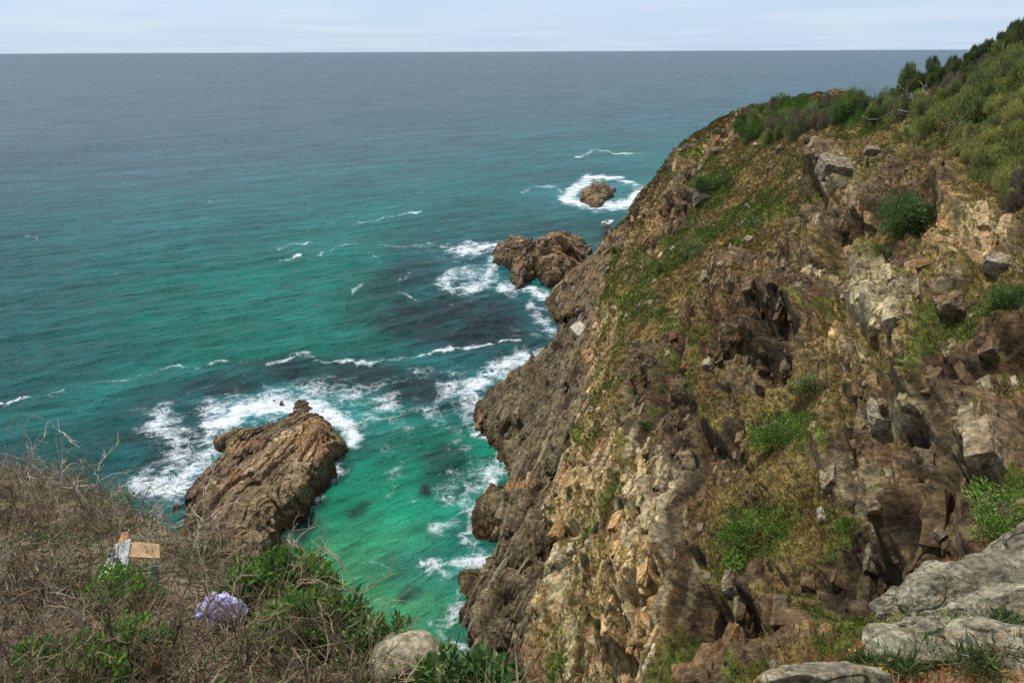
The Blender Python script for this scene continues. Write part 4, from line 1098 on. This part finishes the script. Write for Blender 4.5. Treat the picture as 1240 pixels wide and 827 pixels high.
for k, (px, py, sc, lb) in enumerate([(1140, 130, 3.2, 'bare grey windswept tree in the scrub under the skyline'), (1158, 118, 3.4, 'second bare grey tree, uphill to the right'), (1125, 150, 2.8, 'bare grey brown tree at the lower left edge of the scrub'), (1170, 150, 3.0, 'bare grey tree between dark scrub and yellow scrub'),
                                      (1056, 128, 2.6, 'thin bare tree standing out of the headland scrub near the fence'), (1105, 135, 2.6, 'bare shrub left end of the skyline scrub'), (985, 150, 2.2, 'small bare tree in the middle of the headland scrub'), (1150, 165, 2.6, 'lowest bare grey tree above the orange ledges')]):
    i = hit(px, py); p_ = P2[i]
    c_ = put(TALL, k % 4, (p_[0], p_[1], p_[2] - .2), k * 1.3, sc, lb, 'bare tree', None)
    c_.name = 'bare_tree'
keepout = [(160, 690, 44, 40), (265, 758, 38, 34), (490, 808, 40, 30)]
n_ = 0; y_ = 555
pts_ = []
while y_ < 900:
    x_ = -60 + rf.uniform(0, 15); stp = 22 + (y_ - 575) * .10
    while x_ < 470:
        pts_.append((x_ + rf.uniform(-9, 9), y_ + rf.uniform(-9, 9))); x_ += stp * 1.15
    y_ += stp * .75
for px, py in pts_:
    lim = np.interp(px, [-60, 0, 100, 180, 250, 310, 370, 420, 470], [567, 569, 594, 632, 670, 705, 740, 780, 815])
    if py < lim: continue
    # keep the litter things in view: nothing directly in front of them
    if any(abs(px - cx) < rx and -ry * .6 < py - cy < ry * 1.7 for cx, cy, rx, ry in keepout): continue
    q = fgp(px, py)
    if q[1] < 2.2: continue
    n_ += 1
    put(DEAD, rf.randrange(9), (q[0], q[1], q[2] - .03), rf.uniform(0, 6.28), rf.uniform(.55, 1.0), 'tangled grey brown dead shrub in the thicket on the near slope', 'dead shrub', 'dead brush on the near slope', tilt=(rf.uniform(-.35, .35), rf.uniform(-.35, .35)))
for k, (px, py, sc, lb) in enumerate([(55, 610, .95, 'pale bare sapling standing above the brush near the left edge'), (75, 606, 1.15, 'tallest bare sapling against the green water at left'), (120, 625, .85, 'bare sapling leaning right, second group from the left'),
                                      (150, 640, .75, 'forked bare sapling before the white surf'), (-5, 606, .9, 'bare sapling cut by the left edge of the view'), (195, 655, .7, 'bare sapling nearest the large rock stack'),
                                      (230, 690, .8, 'thin bare sapling between the cardboard and the large stack'), (20, 790, .7, 'pale bare branches at the lower left edge')]):
    q = fgp(px, py); put(TALL, k % 4, (q[0], q[1], q[2] - .03), k * 1.7, sc, lb, 'bare sapling', 'bare saplings above the brush')
for k, (pp, lb) in enumerate([([(20, 560), (60, 590), (80, 640), (70, 655)], 'arched pale dead branch above the brush at far left'), ([(85, 735), (100, 760), (112, 790)], 'thick pale curved branch beside the green fern bush'),
                              ([(205, 700), (240, 660), (255, 620)], 'long straight pale twig slanting up towards the stack'), ([(0, 660), (60, 655), (130, 690)], 'long pale branch lying across the brush left of the cardboard'),
                              ([(180, 740), (215, 715), (260, 650), (262, 625)], 'thin forked stick rising between cardboard and purple bag')]):
    P_ = [fgp(a_, b_) for a_, b_ in pp]; yb = np.mean([p[1] for p in P_]); P_ = np.array([pY(a_, b_, yb - .5 + .05 * j) for j, (a_, b_) in enumerate(pp)])
    tt_ = np.linspace(0, len(P_) - 1, 12); PP = np.stack([np.interp(tt_, range(len(P_)), P_[:, c_]) for c_ in range(3)], 1) + np.random.default_rng(k).normal(0, .012, (12, 3))
    V, Fq = tubes([(PP, np.linspace(.016 if k == 1 else .009, .005, 12))], 5)
    tag(mesh('dead_branch', V, Fq, M_TWIG, np.tile([.46, .39, .29], (len(V), 1))), lb, 'branch')
# fine litter
rl = np.random.default_rng(8); lines = []
lx, ly = rl.uniform(-11, .6, 60000), rl.uniform(1.5, 13, 60000)
m = (ly < np.interp(lx, EX, EYv) + .6) & (ly > np.abs(lx) * .9) & (rl.random(60000) < np.clip(9 / (ly * ly + 2), .25, 1) * .9)
lx, ly = lx[m][:22000], ly[m][:22000]; lz = fg_z(lx, ly)
Cb = np.stack([lx, ly, lz + rl.uniform(0, .16, len(lx))], 1)
V, Fc, cc = leaves(Cb, rl.normal(0, 1, Cb.shape) * [1, 1, .6] + [0, 0, .25], .22, .011, mixc(c3(.09, .06, .035), c3(.27, .20, .12), rl.random(len(Cb))), rl, .2)
tag(mesh('brush_litter', V, Fc, M_TWIG, cc), 'fine dead twigs and dry stalks matted between the shrubs', 'dead brush', kind='stuff')
lx2 = rl.uniform(-8, 6, 60000); ly2 = rl.uniform(1.5, 11, 60000)
gm = (fbm(np.stack([lx2, ly2, 0 * lx2], 1) / .9 + 44, 3) > .12) & (ly2 < np.interp(lx2, EX, EYv) + .5) & (lx2 < .4)
lx2, ly2 = lx2[gm][:9000], ly2[gm][:9000]
Cb = np.stack([lx2, ly2, fg_z(lx2, ly2) + rl.uniform(.02, .35, len(lx2))], 1)
V, Fc, cc = leaves(Cb, rl.normal(0, 1, Cb.shape) + [0, 0, .6], .045, .018, mixc(c3(.07, .10, .02), c3(.16, .21, .05), rl.random(len(Cb))), rl, .3)
tag(mesh('weeds', V, Fc, M_LEAF, cc), 'thin green weeds growing up through the dead brush', 'weeds', kind='stuff')

def bush(px, py, seed, rx, rz, nb, per, ll, lw, col, top_, label, name='bush', dz=0.0, cat='bush', **kw):
    q = fgp(px, py); r0 = empty(name, (q[0], q[1], q[2] + dz)); bush_parts(r0, seed, rx, rz, nb, per, ll, lw, col, topcol=top_, **kw); return tag(r0, label, cat)


GD, GL = (.06, .11, .02), (.17, .28, .045)
bush(335, 738, 401, .38, .30, 340, 11, .06, .026, GD, GL, 'dense glossy green bush at the edge of the slope above the pool')
bush(372, 785, 402, .30, .26, 240, 11, .06, .026, GD, GL, 'dark green bush below the dense glossy one, overhanging the pool')
bush(318, 702, 403, .30, .26, 160, 10, .055, .024, GD, GL, 'bright green bush at the foot of the large stack, upper end of the hedge')
bush(255, 680, 404, .26, .26, 80, 9, .045, .018, (.08, .13, .03), GL, 'thin light green bush between cardboard and stack')
bush(140, 740, 405, .24, .26, 220, 11, .04, .014, (.09, .18, .02), (.20, .34, .045), 'feathery bright green bush just below the cardboard', 'fern_bush')
bush(155, 800, 406, .26, .24, 220, 11, .04, .014, (.09, .18, .02), (.20, .34, .045), 'feathery bright green bush in front, left of the purple bag', 'fern_bush')
bush(60, 838, 407, .30, .22, 220, 11, .04, .014, (.07, .15, .02), (.16, .28, .04), 'feathery dark green bush at the lower left corner', 'fern_bush')
bush(110, 845, 408, .24, .2, 180, 11, .04, .014, (.09, .18, .02), (.20, .34, .045), 'feathery green bush at the bottom edge, left of centre', 'fern_bush')
bush(185, 728, 409, .12, .12, 60, 9, .035, .014, (.07, .14, .02), (.15, .26, .04), 'small bright green sprig right of the feathery bush', 'fern_bush')
bush(468, 812, 410, .24, .28, 90, 9, .06, .024, (.07, .12, .025), (.16, .26, .05), 'light green bush behind the lichened boulder')
bush(440, 800, 411, .16, .16, 60, 8, .05, .02, (.08, .13, .03), (.16, .25, .05), 'sparse green bush left of the lichened boulder')
bush(585, 850, 412, .22, .30, 60, 14, .062, .036, (.07, .13, .03), (.19, .30, .08), 'leafy pale green shrub at the bottom, right of the lichened boulder', 'leafy_shrub')
bush(545, 850, 413, .14, .30, 46, 13, .058, .033, (.07, .13, .03), (.17, .27, .06), 'leafy green shrub touching the right side of the lichened boulder', 'leafy_shrub')
bush(620, 868, 414, .14, .22, 40, 13, .06, .034, (.06, .12, .03), (.17, .27, .07), 'lowest leafy green shrub at the bottom edge in the middle', 'leafy_shrub')
bush(50, 592, 415, .12, .12, 60, 8, .03, .012, (.10, .13, .02), (.2, .24, .04), 'small yellow green bush at the far left end of the brush')

q = fgp(494, 822); boulder('boulder', (q[0], q[1], q[2] + .10), (.58, .5, .44), 77, 'smooth pale boulder with yellow lichen at the bottom edge among bushes', rz=.3, planes=26, rough=.03, cols=((.24, .21, .15), (.42, .38, .29)), soft=12, lich=.25)

# cardboard box, burst open
CB = empty('cardboard_box', tuple(fgp(160, 706) + np.array([0, 0, .10])), rz=.1, sc=.92)
M_CARD = vmat('corrugated card', .9, .35, 40., .18, .004, .1); M_BAG = vmat('thin plastic bag', .38, .5, 60., .10, .006, .45, trans=.25)


def sheet(name, corners, col, parent, th=.006, n=14, wob=.010, seed=0):
    a_, b_, c_, d_ = [np.array(q_, float) for q_ in corners]
    u, v = np.meshgrid(np.linspace(0, 1, n), np.linspace(0, 1, n), indexing='ij'); u = u[..., None]; v = v[..., None]
    g_ = (a_ * (1 - u) + b_ * u) * (1 - v) + (d_ * (1 - u) + c_ * u) * v
    nn_ = np.cross(b_ - a_, d_ - a_); nn_ /= np.linalg.norm(nn_)
    g_ = g_ + nn_ * (vnoise((g_.reshape(-1, 3) * 14 + seed)).reshape(n, n, 1) * wob + 0)
    V = np.concatenate([(g_ + nn_ * th / 2).reshape(-1, 3), (g_ - nn_ * th / 2).reshape(-1, 3)])
    f_ = grid_faces(n, n); k = n * n; i_ = np.arange(k).reshape(n, n)
    ring = np.concatenate([i_[0, :], i_[1:, -1], i_[-1, -2::-1], i_[-2:0:-1, 0]]); r2 = np.roll(ring, -1)
    side = np.stack([ring, r2, r2 + k, ring + k], 1)
    w_ = fbm(V * 9 + seed, 4)[:, None] * .3
    return mesh(name, V, [f_, f_[:, ::-1] + k, side], M_CARD, np.array(col)[None, :] * (1 + w_), parent=parent)


TAN = (.42, .27, .14)
sheet('lid_flap', [(.0, .03, .14), (.25, .05, .10), (.21, .19, .15), (-.02, .18, .20)], TAN, CB, seed=1)
sheet('side_panel', [(-.24, -.10, .02), (.0, -.05, .07), (-.01, .17, .23), (-.14, .14, .20)], (.62, .62, .57), CB, seed=2)
sheet('rear_flap', [(-.14, .15, .18), (-.03, .17, .20), (-.05, .24, .27), (-.10, .24, .26)], (.50, .25, .12), CB, seed=3)
sheet('front_panel', [(-.20, -.10, -.08), (.24, -.02, -.05), (.24, -.01, .06), (-.20, -.09, .03)], (.20, .22, .23), CB, seed=4)  # shade on the lower front is painted in as dark grey
for k, (x_, w_) in enumerate([(-.15, .05), (-.06, .07), (.02, .05), (.09, .07), (.17, .05)]):
    sheet('torn_strip', [(x_, -.115 + .02 * k / 4, -.07), (x_ + w_, -.11 + .02 * k / 4, -.075), (x_ + w_, -.10 + .02 * k / 4, .045), (x_, -.105 + .02 * k / 4, .05)], [(.5, .52, .5), (.62, .60, .5)][k % 2], CB, seed=5 + k, n=6)
for k, (x_, y_, w_) in enumerate([(-.17, .03, .05), (-.12, .0, .045), (-.155, .065, .03)]):   # dark printed blocks on the pale panel
    zz = lambda yy_: .05 + (yy_ + .08) * .73
    sheet('printed_mark', [(x_, y_, zz(y_) + .012), (x_ + w_, y_ + .005, zz(y_) + .016), (x_ + w_, y_ + .028, zz(y_ + .028) + .016), (x_, y_ + .024, zz(y_ + .024) + .014)], (.05, .06, .07), CB, th=.003, n=4, wob=0)
tag(CB, 'torn cardboard box with tan flap and pale printed side lying in dead brush', 'cardboard box')

q = fgp(268, 768)
u, v = np.meshgrid(np.linspace(0, 2 * math.pi, 90), np.linspace(0, 1, 50), indexing='ij')
rr = .22 * v * (1 + .16 * np.sin(3 * u + 1) + .10 * np.sin(7 * u)); hh = .17 * (1 - v ** 2.2)
pb = np.stack([rr * np.cos(u) * 1.1, rr * np.sin(u) * .8, hh + .03 * np.sin(2 * u) * v], -1).reshape(-1, 3)
cz_ = np.abs(fbm(pb * 11 + 3, 3)); pb = pb + np.array([0, 0, 1.]) * (.028 * (1 - smooth(0, .5, cz_)) - .01)[:, None] + np.stack([fbm(pb * 9 + 20 * k, 3) for k in range(3)], 1) * .010
pb[:, 2] += .05
pb = pb * [.6, .6, .8]
bag = mesh('plastic_bag', pb, grid_faces(90, 50), M_BAG, mixc(c3(.38, .30, .62), c3(.66, .58, .84), np.clip(.5 + fbm(pb * 14, 3) * .9, 0, 1)), shade=True)
bag.location = (q[0], q[1], q[2] + .12); tag(bag, 'crumpled lilac plastic bag caught in the dead brush', 'plastic bag')
# twigs over the bag and box
for k, (px, py) in enumerate([(236, 766), (262, 772), (292, 768), (300, 745), (130, 700), (190, 712), (160, 712)]):
    q = fgp(px, py); put(DEAD, k % 9, (q[0], q[1], q[2] - .08), k * 1.1, .42, 'tangled grey brown dead shrub in the thicket on the near slope', 'dead shrub', 'dead brush on the near slope')

# ------------------------------------------------------------------ FOREGROUND, right: grey boulders, pigface, flowers
for px, py, sz, sd_, rz_, lb in [
    (1210, 728, (1.5, .8, .5), 501, .3, 'largest grey lichened boulder at the right edge of the near ledge'),
    (1140, 735, (.65, .5, .38), 502, .8, 'smooth grey boulder leaning on the left end of the largest one'),
    (1175, 756, (.5, .36, .25), 503, .1, 'bluish grey rock in front of the largest boulder'),
    (1095, 796, (.85, .42, .22), 504, .45, 'long pale flat rock sloping towards the gully, middle of the ledge'),
    (1012, 800, (.65, .35, .18), 505, .25, 'low grey rock at the left end of the near ledge'),
    (1200, 790, (.55, .45, .3), 506, 0, 'half buried grey rock among red plants at right'),
    (1225, 745, (.6, .45, .35), 507, .2, 'tan rock at the right edge below the largest boulder'),
    (1130, 768, (.5, .35, .22), 508, .4, 'small flat rock right of the long pale one'),
    (1000, 832, (.6, .3, .2), 509, .2, 'grey rock at the bottom edge of the ledge'),
    (1236, 688, (.8, .6, .5), 510, .2, 'pale rock capping the right end of the largest boulder'),
    (1080, 742, (.4, .3, .3), 511, .5, 'small brown rock at the edge of the drop')]:
    q = fgp(px, py); boulder('boulder', (q[0], q[1], q[2] + sz[2] * .18), sz, sd_, lb, rz=rz_, planes=13, rough=.07, cols=((.13, .12, .09), (.36, .33, .26)), tilt=-.25, res=(230, 150), soft=26)
rr_ = np.random.default_rng(12)
gx_, gy_ = rr_.uniform(.7, 9, 60000), rr_.uniform(1.5, 10, 60000)
m = (gy_ < np.interp(gx_, EX, EYv) + .25) & (gx_ / gy_ < .85)
gx_, gy_ = gx_[m], gy_[m]; gn = fbm(np.stack([gx_, gy_, 0 * gx_], 1) / .5 + 4, 3)
gz_ = fg_z(gx_, gy_)
cc0 = mixc(c3(.30, .09, .03), c3(.13, .17, .035), smooth(-.1, .3, gn)); cc0 = mixc(cc0, c3(.36, .26, .13), smooth(.35, .6, fbm(np.stack([gx_, gy_, 0 * gx_], 1) / .3 + 14, 3)))
Cb = np.stack([gx_, gy_, gz_], 1)
V, Fc, cc = leaves(Cb, rr_.normal(0, .7, Cb.shape) + [0, 0, .8], .075, .011, cc0, rr_, .35)
tag(mesh('grass', V, Fc, M_LEAF, cc), 'red brown and green grass and succulents on the near right ledge', 'grass', kind='stuff')
for k, (px, py, r_, lb) in enumerate([(1165, 778, .13, 'dark green tussock right of the long pale rock'), (1120, 800, .10, 'green tussock in front of the long pale rock'), (1222, 800, .16, 'green tussock in the lower right corner'), (1040, 812, .09, 'low green tussock left of the orange flowers'),
                                      (1212, 765, .10, 'green tussock beside the half buried rock'), (1232, 735, .1, 'green tussock at the right edge'), (1180, 815, .12, 'green tussock at the bottom edge near the right corner'), (1090, 822, .1, 'green tussock at the bottom edge under the flowers')]):
    bush(px, py, 520 + k, r_, r_ * .8, 46, 9, .09, .010, (.08, .11, .03), (.18, .22, .07), lb, 'tussock', cat='tussock', stem_r=.002)
fl_m = bpy.data.materials.new('petal'); t = nt(fl_m); p_ = N(t, 'ShaderNodeBsdfPrincipled'); o_ = N(t, 'ShaderNodeOutputMaterial'); p_.inputs['Base Color'].default_value = (.85, .36, .03, 1); p_.inputs['Roughness'].default_value = .6; t.links.new(p_.outputs[0], o_.inputs[0])


def flower_proto():
    r0 = empty('flower', (0, 0, -500)); V = []; Fc = []
    for k in range(10):
        a_ = k * .628; d = np.array([math.cos(a_), math.sin(a_), .25]); s_ = np.array([-math.sin(a_), math.cos(a_), 0]) * .007
        b_ = len(V); V += [d * .004, d * .018 + s_, d * .03, d * .018 - s_]; Fc.append([b_, b_ + 1, b_ + 2, b_ + 3])
    mesh('petals', np.array(V) + [0, 0, .05], np.array(Fc), fl_m, parent=r0)
    V, Fq = tubes([(np.array([[0, 0, -.02], [.003, 0, .02], [0, 0, .052]]), [.003, .002, .006])], 5)
    mesh('stem', V, Fq, M_LEAF, np.tile([.14, .16, .04], (len(V), 1)), parent=r0); return r0


FLW = [flower_proto()]
for px, py in [(1050, 818), (1056, 822), (1064, 814), (1070, 818), (1078, 822), (1042, 824), (1086, 812), (1160, 790), (1165, 793), (940, 826), (948, 824), (958, 822), (1033, 796), (1036, 800), (1052, 826), (1140, 784), (985, 820), (1062, 822), (1068, 823)]:
    q = fgp(px, py); put(FLW, 0, tuple(q), px * .7, .85, 'small orange daisy flower in the red brown plants of the ledge', 'flower', 'orange flowers on the near ledge', tilt=(-.3, 0))
# ------------------------------------------------------------------ CAMERA, SKY, SUN
cam = bpy.data.cameras.new('camera'); co = bpy.data.objects.new('camera', cam); COL.objects.link(co)
cam.sensor_width = 36; cam.lens = 36 * FPX / W0; cam.clip_start = .1; cam.clip_end = 200000
R = Matrix(((RIGHT[0], UP[0], -FWD[0]), (RIGHT[1], UP[1], -FWD[1]), (RIGHT[2], UP[2], -FWD[2])))
co.matrix_world = Matrix.Translation(Vector(EYE)) @ R.to_4x4()
S.camera = co

to_sun = Vector((-.24, .30, .92)).normalized()
el = math.asin(to_sun.z); az = math.atan2(to_sun.x, to_sun.y)
sl = bpy.data.lights.new('sun', 'SUN'); sl.energy = 3.6; sl.angle = math.radians(2.0); sl.color = (1, .955, .89)
so = bpy.data.objects.new('sun', sl); COL.objects.link(so)
so.rotation_euler = to_sun.to_track_quat('Z', 'Y').to_euler(); so.location = (0, 0, 120)

w = bpy.data.worlds.new('World'); S.world = w; w.use_nodes = True
t = w.node_tree; t.nodes.clear(); L = t.links.new
out = N(t, 'ShaderNodeOutputWorld'); bg = N(t, 'ShaderNodeBackground', Strength=.11)
sk = N(t, 'ShaderNodeTexSky'); sk.sky_type = 'NISHITA'; sk.sun_disc = False
sk.sun_elevation = el; sk.sun_rotation = az; sk.air_density = 1.0; sk.dust_density = .6; sk.ozone_density = 1.4
tc = N(t, 'ShaderNodeTexCoord')
sxyz = N(t, 'ShaderNodeSeparateXYZ'); L(tc.outputs['Generated'], sxyz.inputs[0])
zd = N(t, 'ShaderNodeMath', _operation='MAXIMUM'); L(sxyz.outputs['Z'], zd.inputs[0]); zd.inputs[1].default_value = 0.0
za = N(t, 'ShaderNodeMath', _operation='ADD'); L(zd.outputs[0], za.inputs[0]); za.inputs[1].default_value = .03
dv = N(t, 'ShaderNodeVectorMath', _operation='DIVIDE'); L(tc.outputs['Generated'], dv.inputs[0])
cz = N(t, 'ShaderNodeCombineXYZ'); L(za.outputs[0], cz.inputs[0]); L(za.outputs[0], cz.inputs[1]); cz.inputs[2].default_value = 1
L(cz.outputs[0], dv.inputs[1])
cn = N(t, 'ShaderNodeTexNoise', Scale=.22, Detail=6., Roughness=.55, Distortion=.6); L(dv.outputs[0], cn.inputs['Vector'])
cr_ = N(t, 'ShaderNodeMapRange'); cr_.interpolation_type = 'SMOOTHSTEP'; L(cn.outputs['Fac'], cr_.inputs['Value']); cr_.inputs['From Min'].default_value = .38; cr_.inputs['From Max'].default_value = .68
cr_.inputs['To Min'].default_value = 0; cr_.inputs['To Max'].default_value = .32
veil = N(t, 'ShaderNodeMix', _data_type='RGBA', Factor=.82); L(sk.outputs[0], veil.inputs['A']); veil.inputs['B'].default_value = (3.9, 5.2, 6.8, 1)
mxs = N(t, 'ShaderNodeMix', _data_type='RGBA'); L(cr_.outputs[0], mxs.inputs['Factor']); L(veil.outputs['Result'], mxs.inputs['A']); mxs.inputs['B'].default_value = (6.0, 6.6, 7.2, 1)
L(mxs.outputs['Result'], bg.inputs['Color']); L(bg.outputs[0], out.inputs[0])

S.view_settings.view_transform = 'Standard'; S.view_settings.look = 'None'; S.view_settings.exposure = .28; S.view_settings.gamma = 1
S.render.engine = 'CYCLES'; S.cycles.max_bounces = 5; S.cycles.diffuse_bounces = 3; S.cycles.glossy_bounces = 2; S.cycles.transmission_bounces = 2
S.cycles.use_denoising = False; S.cycles.use_adaptive_sampling = False; S.cycles.sample_clamp_direct = 1.8; S.cycles.sample_clamp_indirect = 2.0
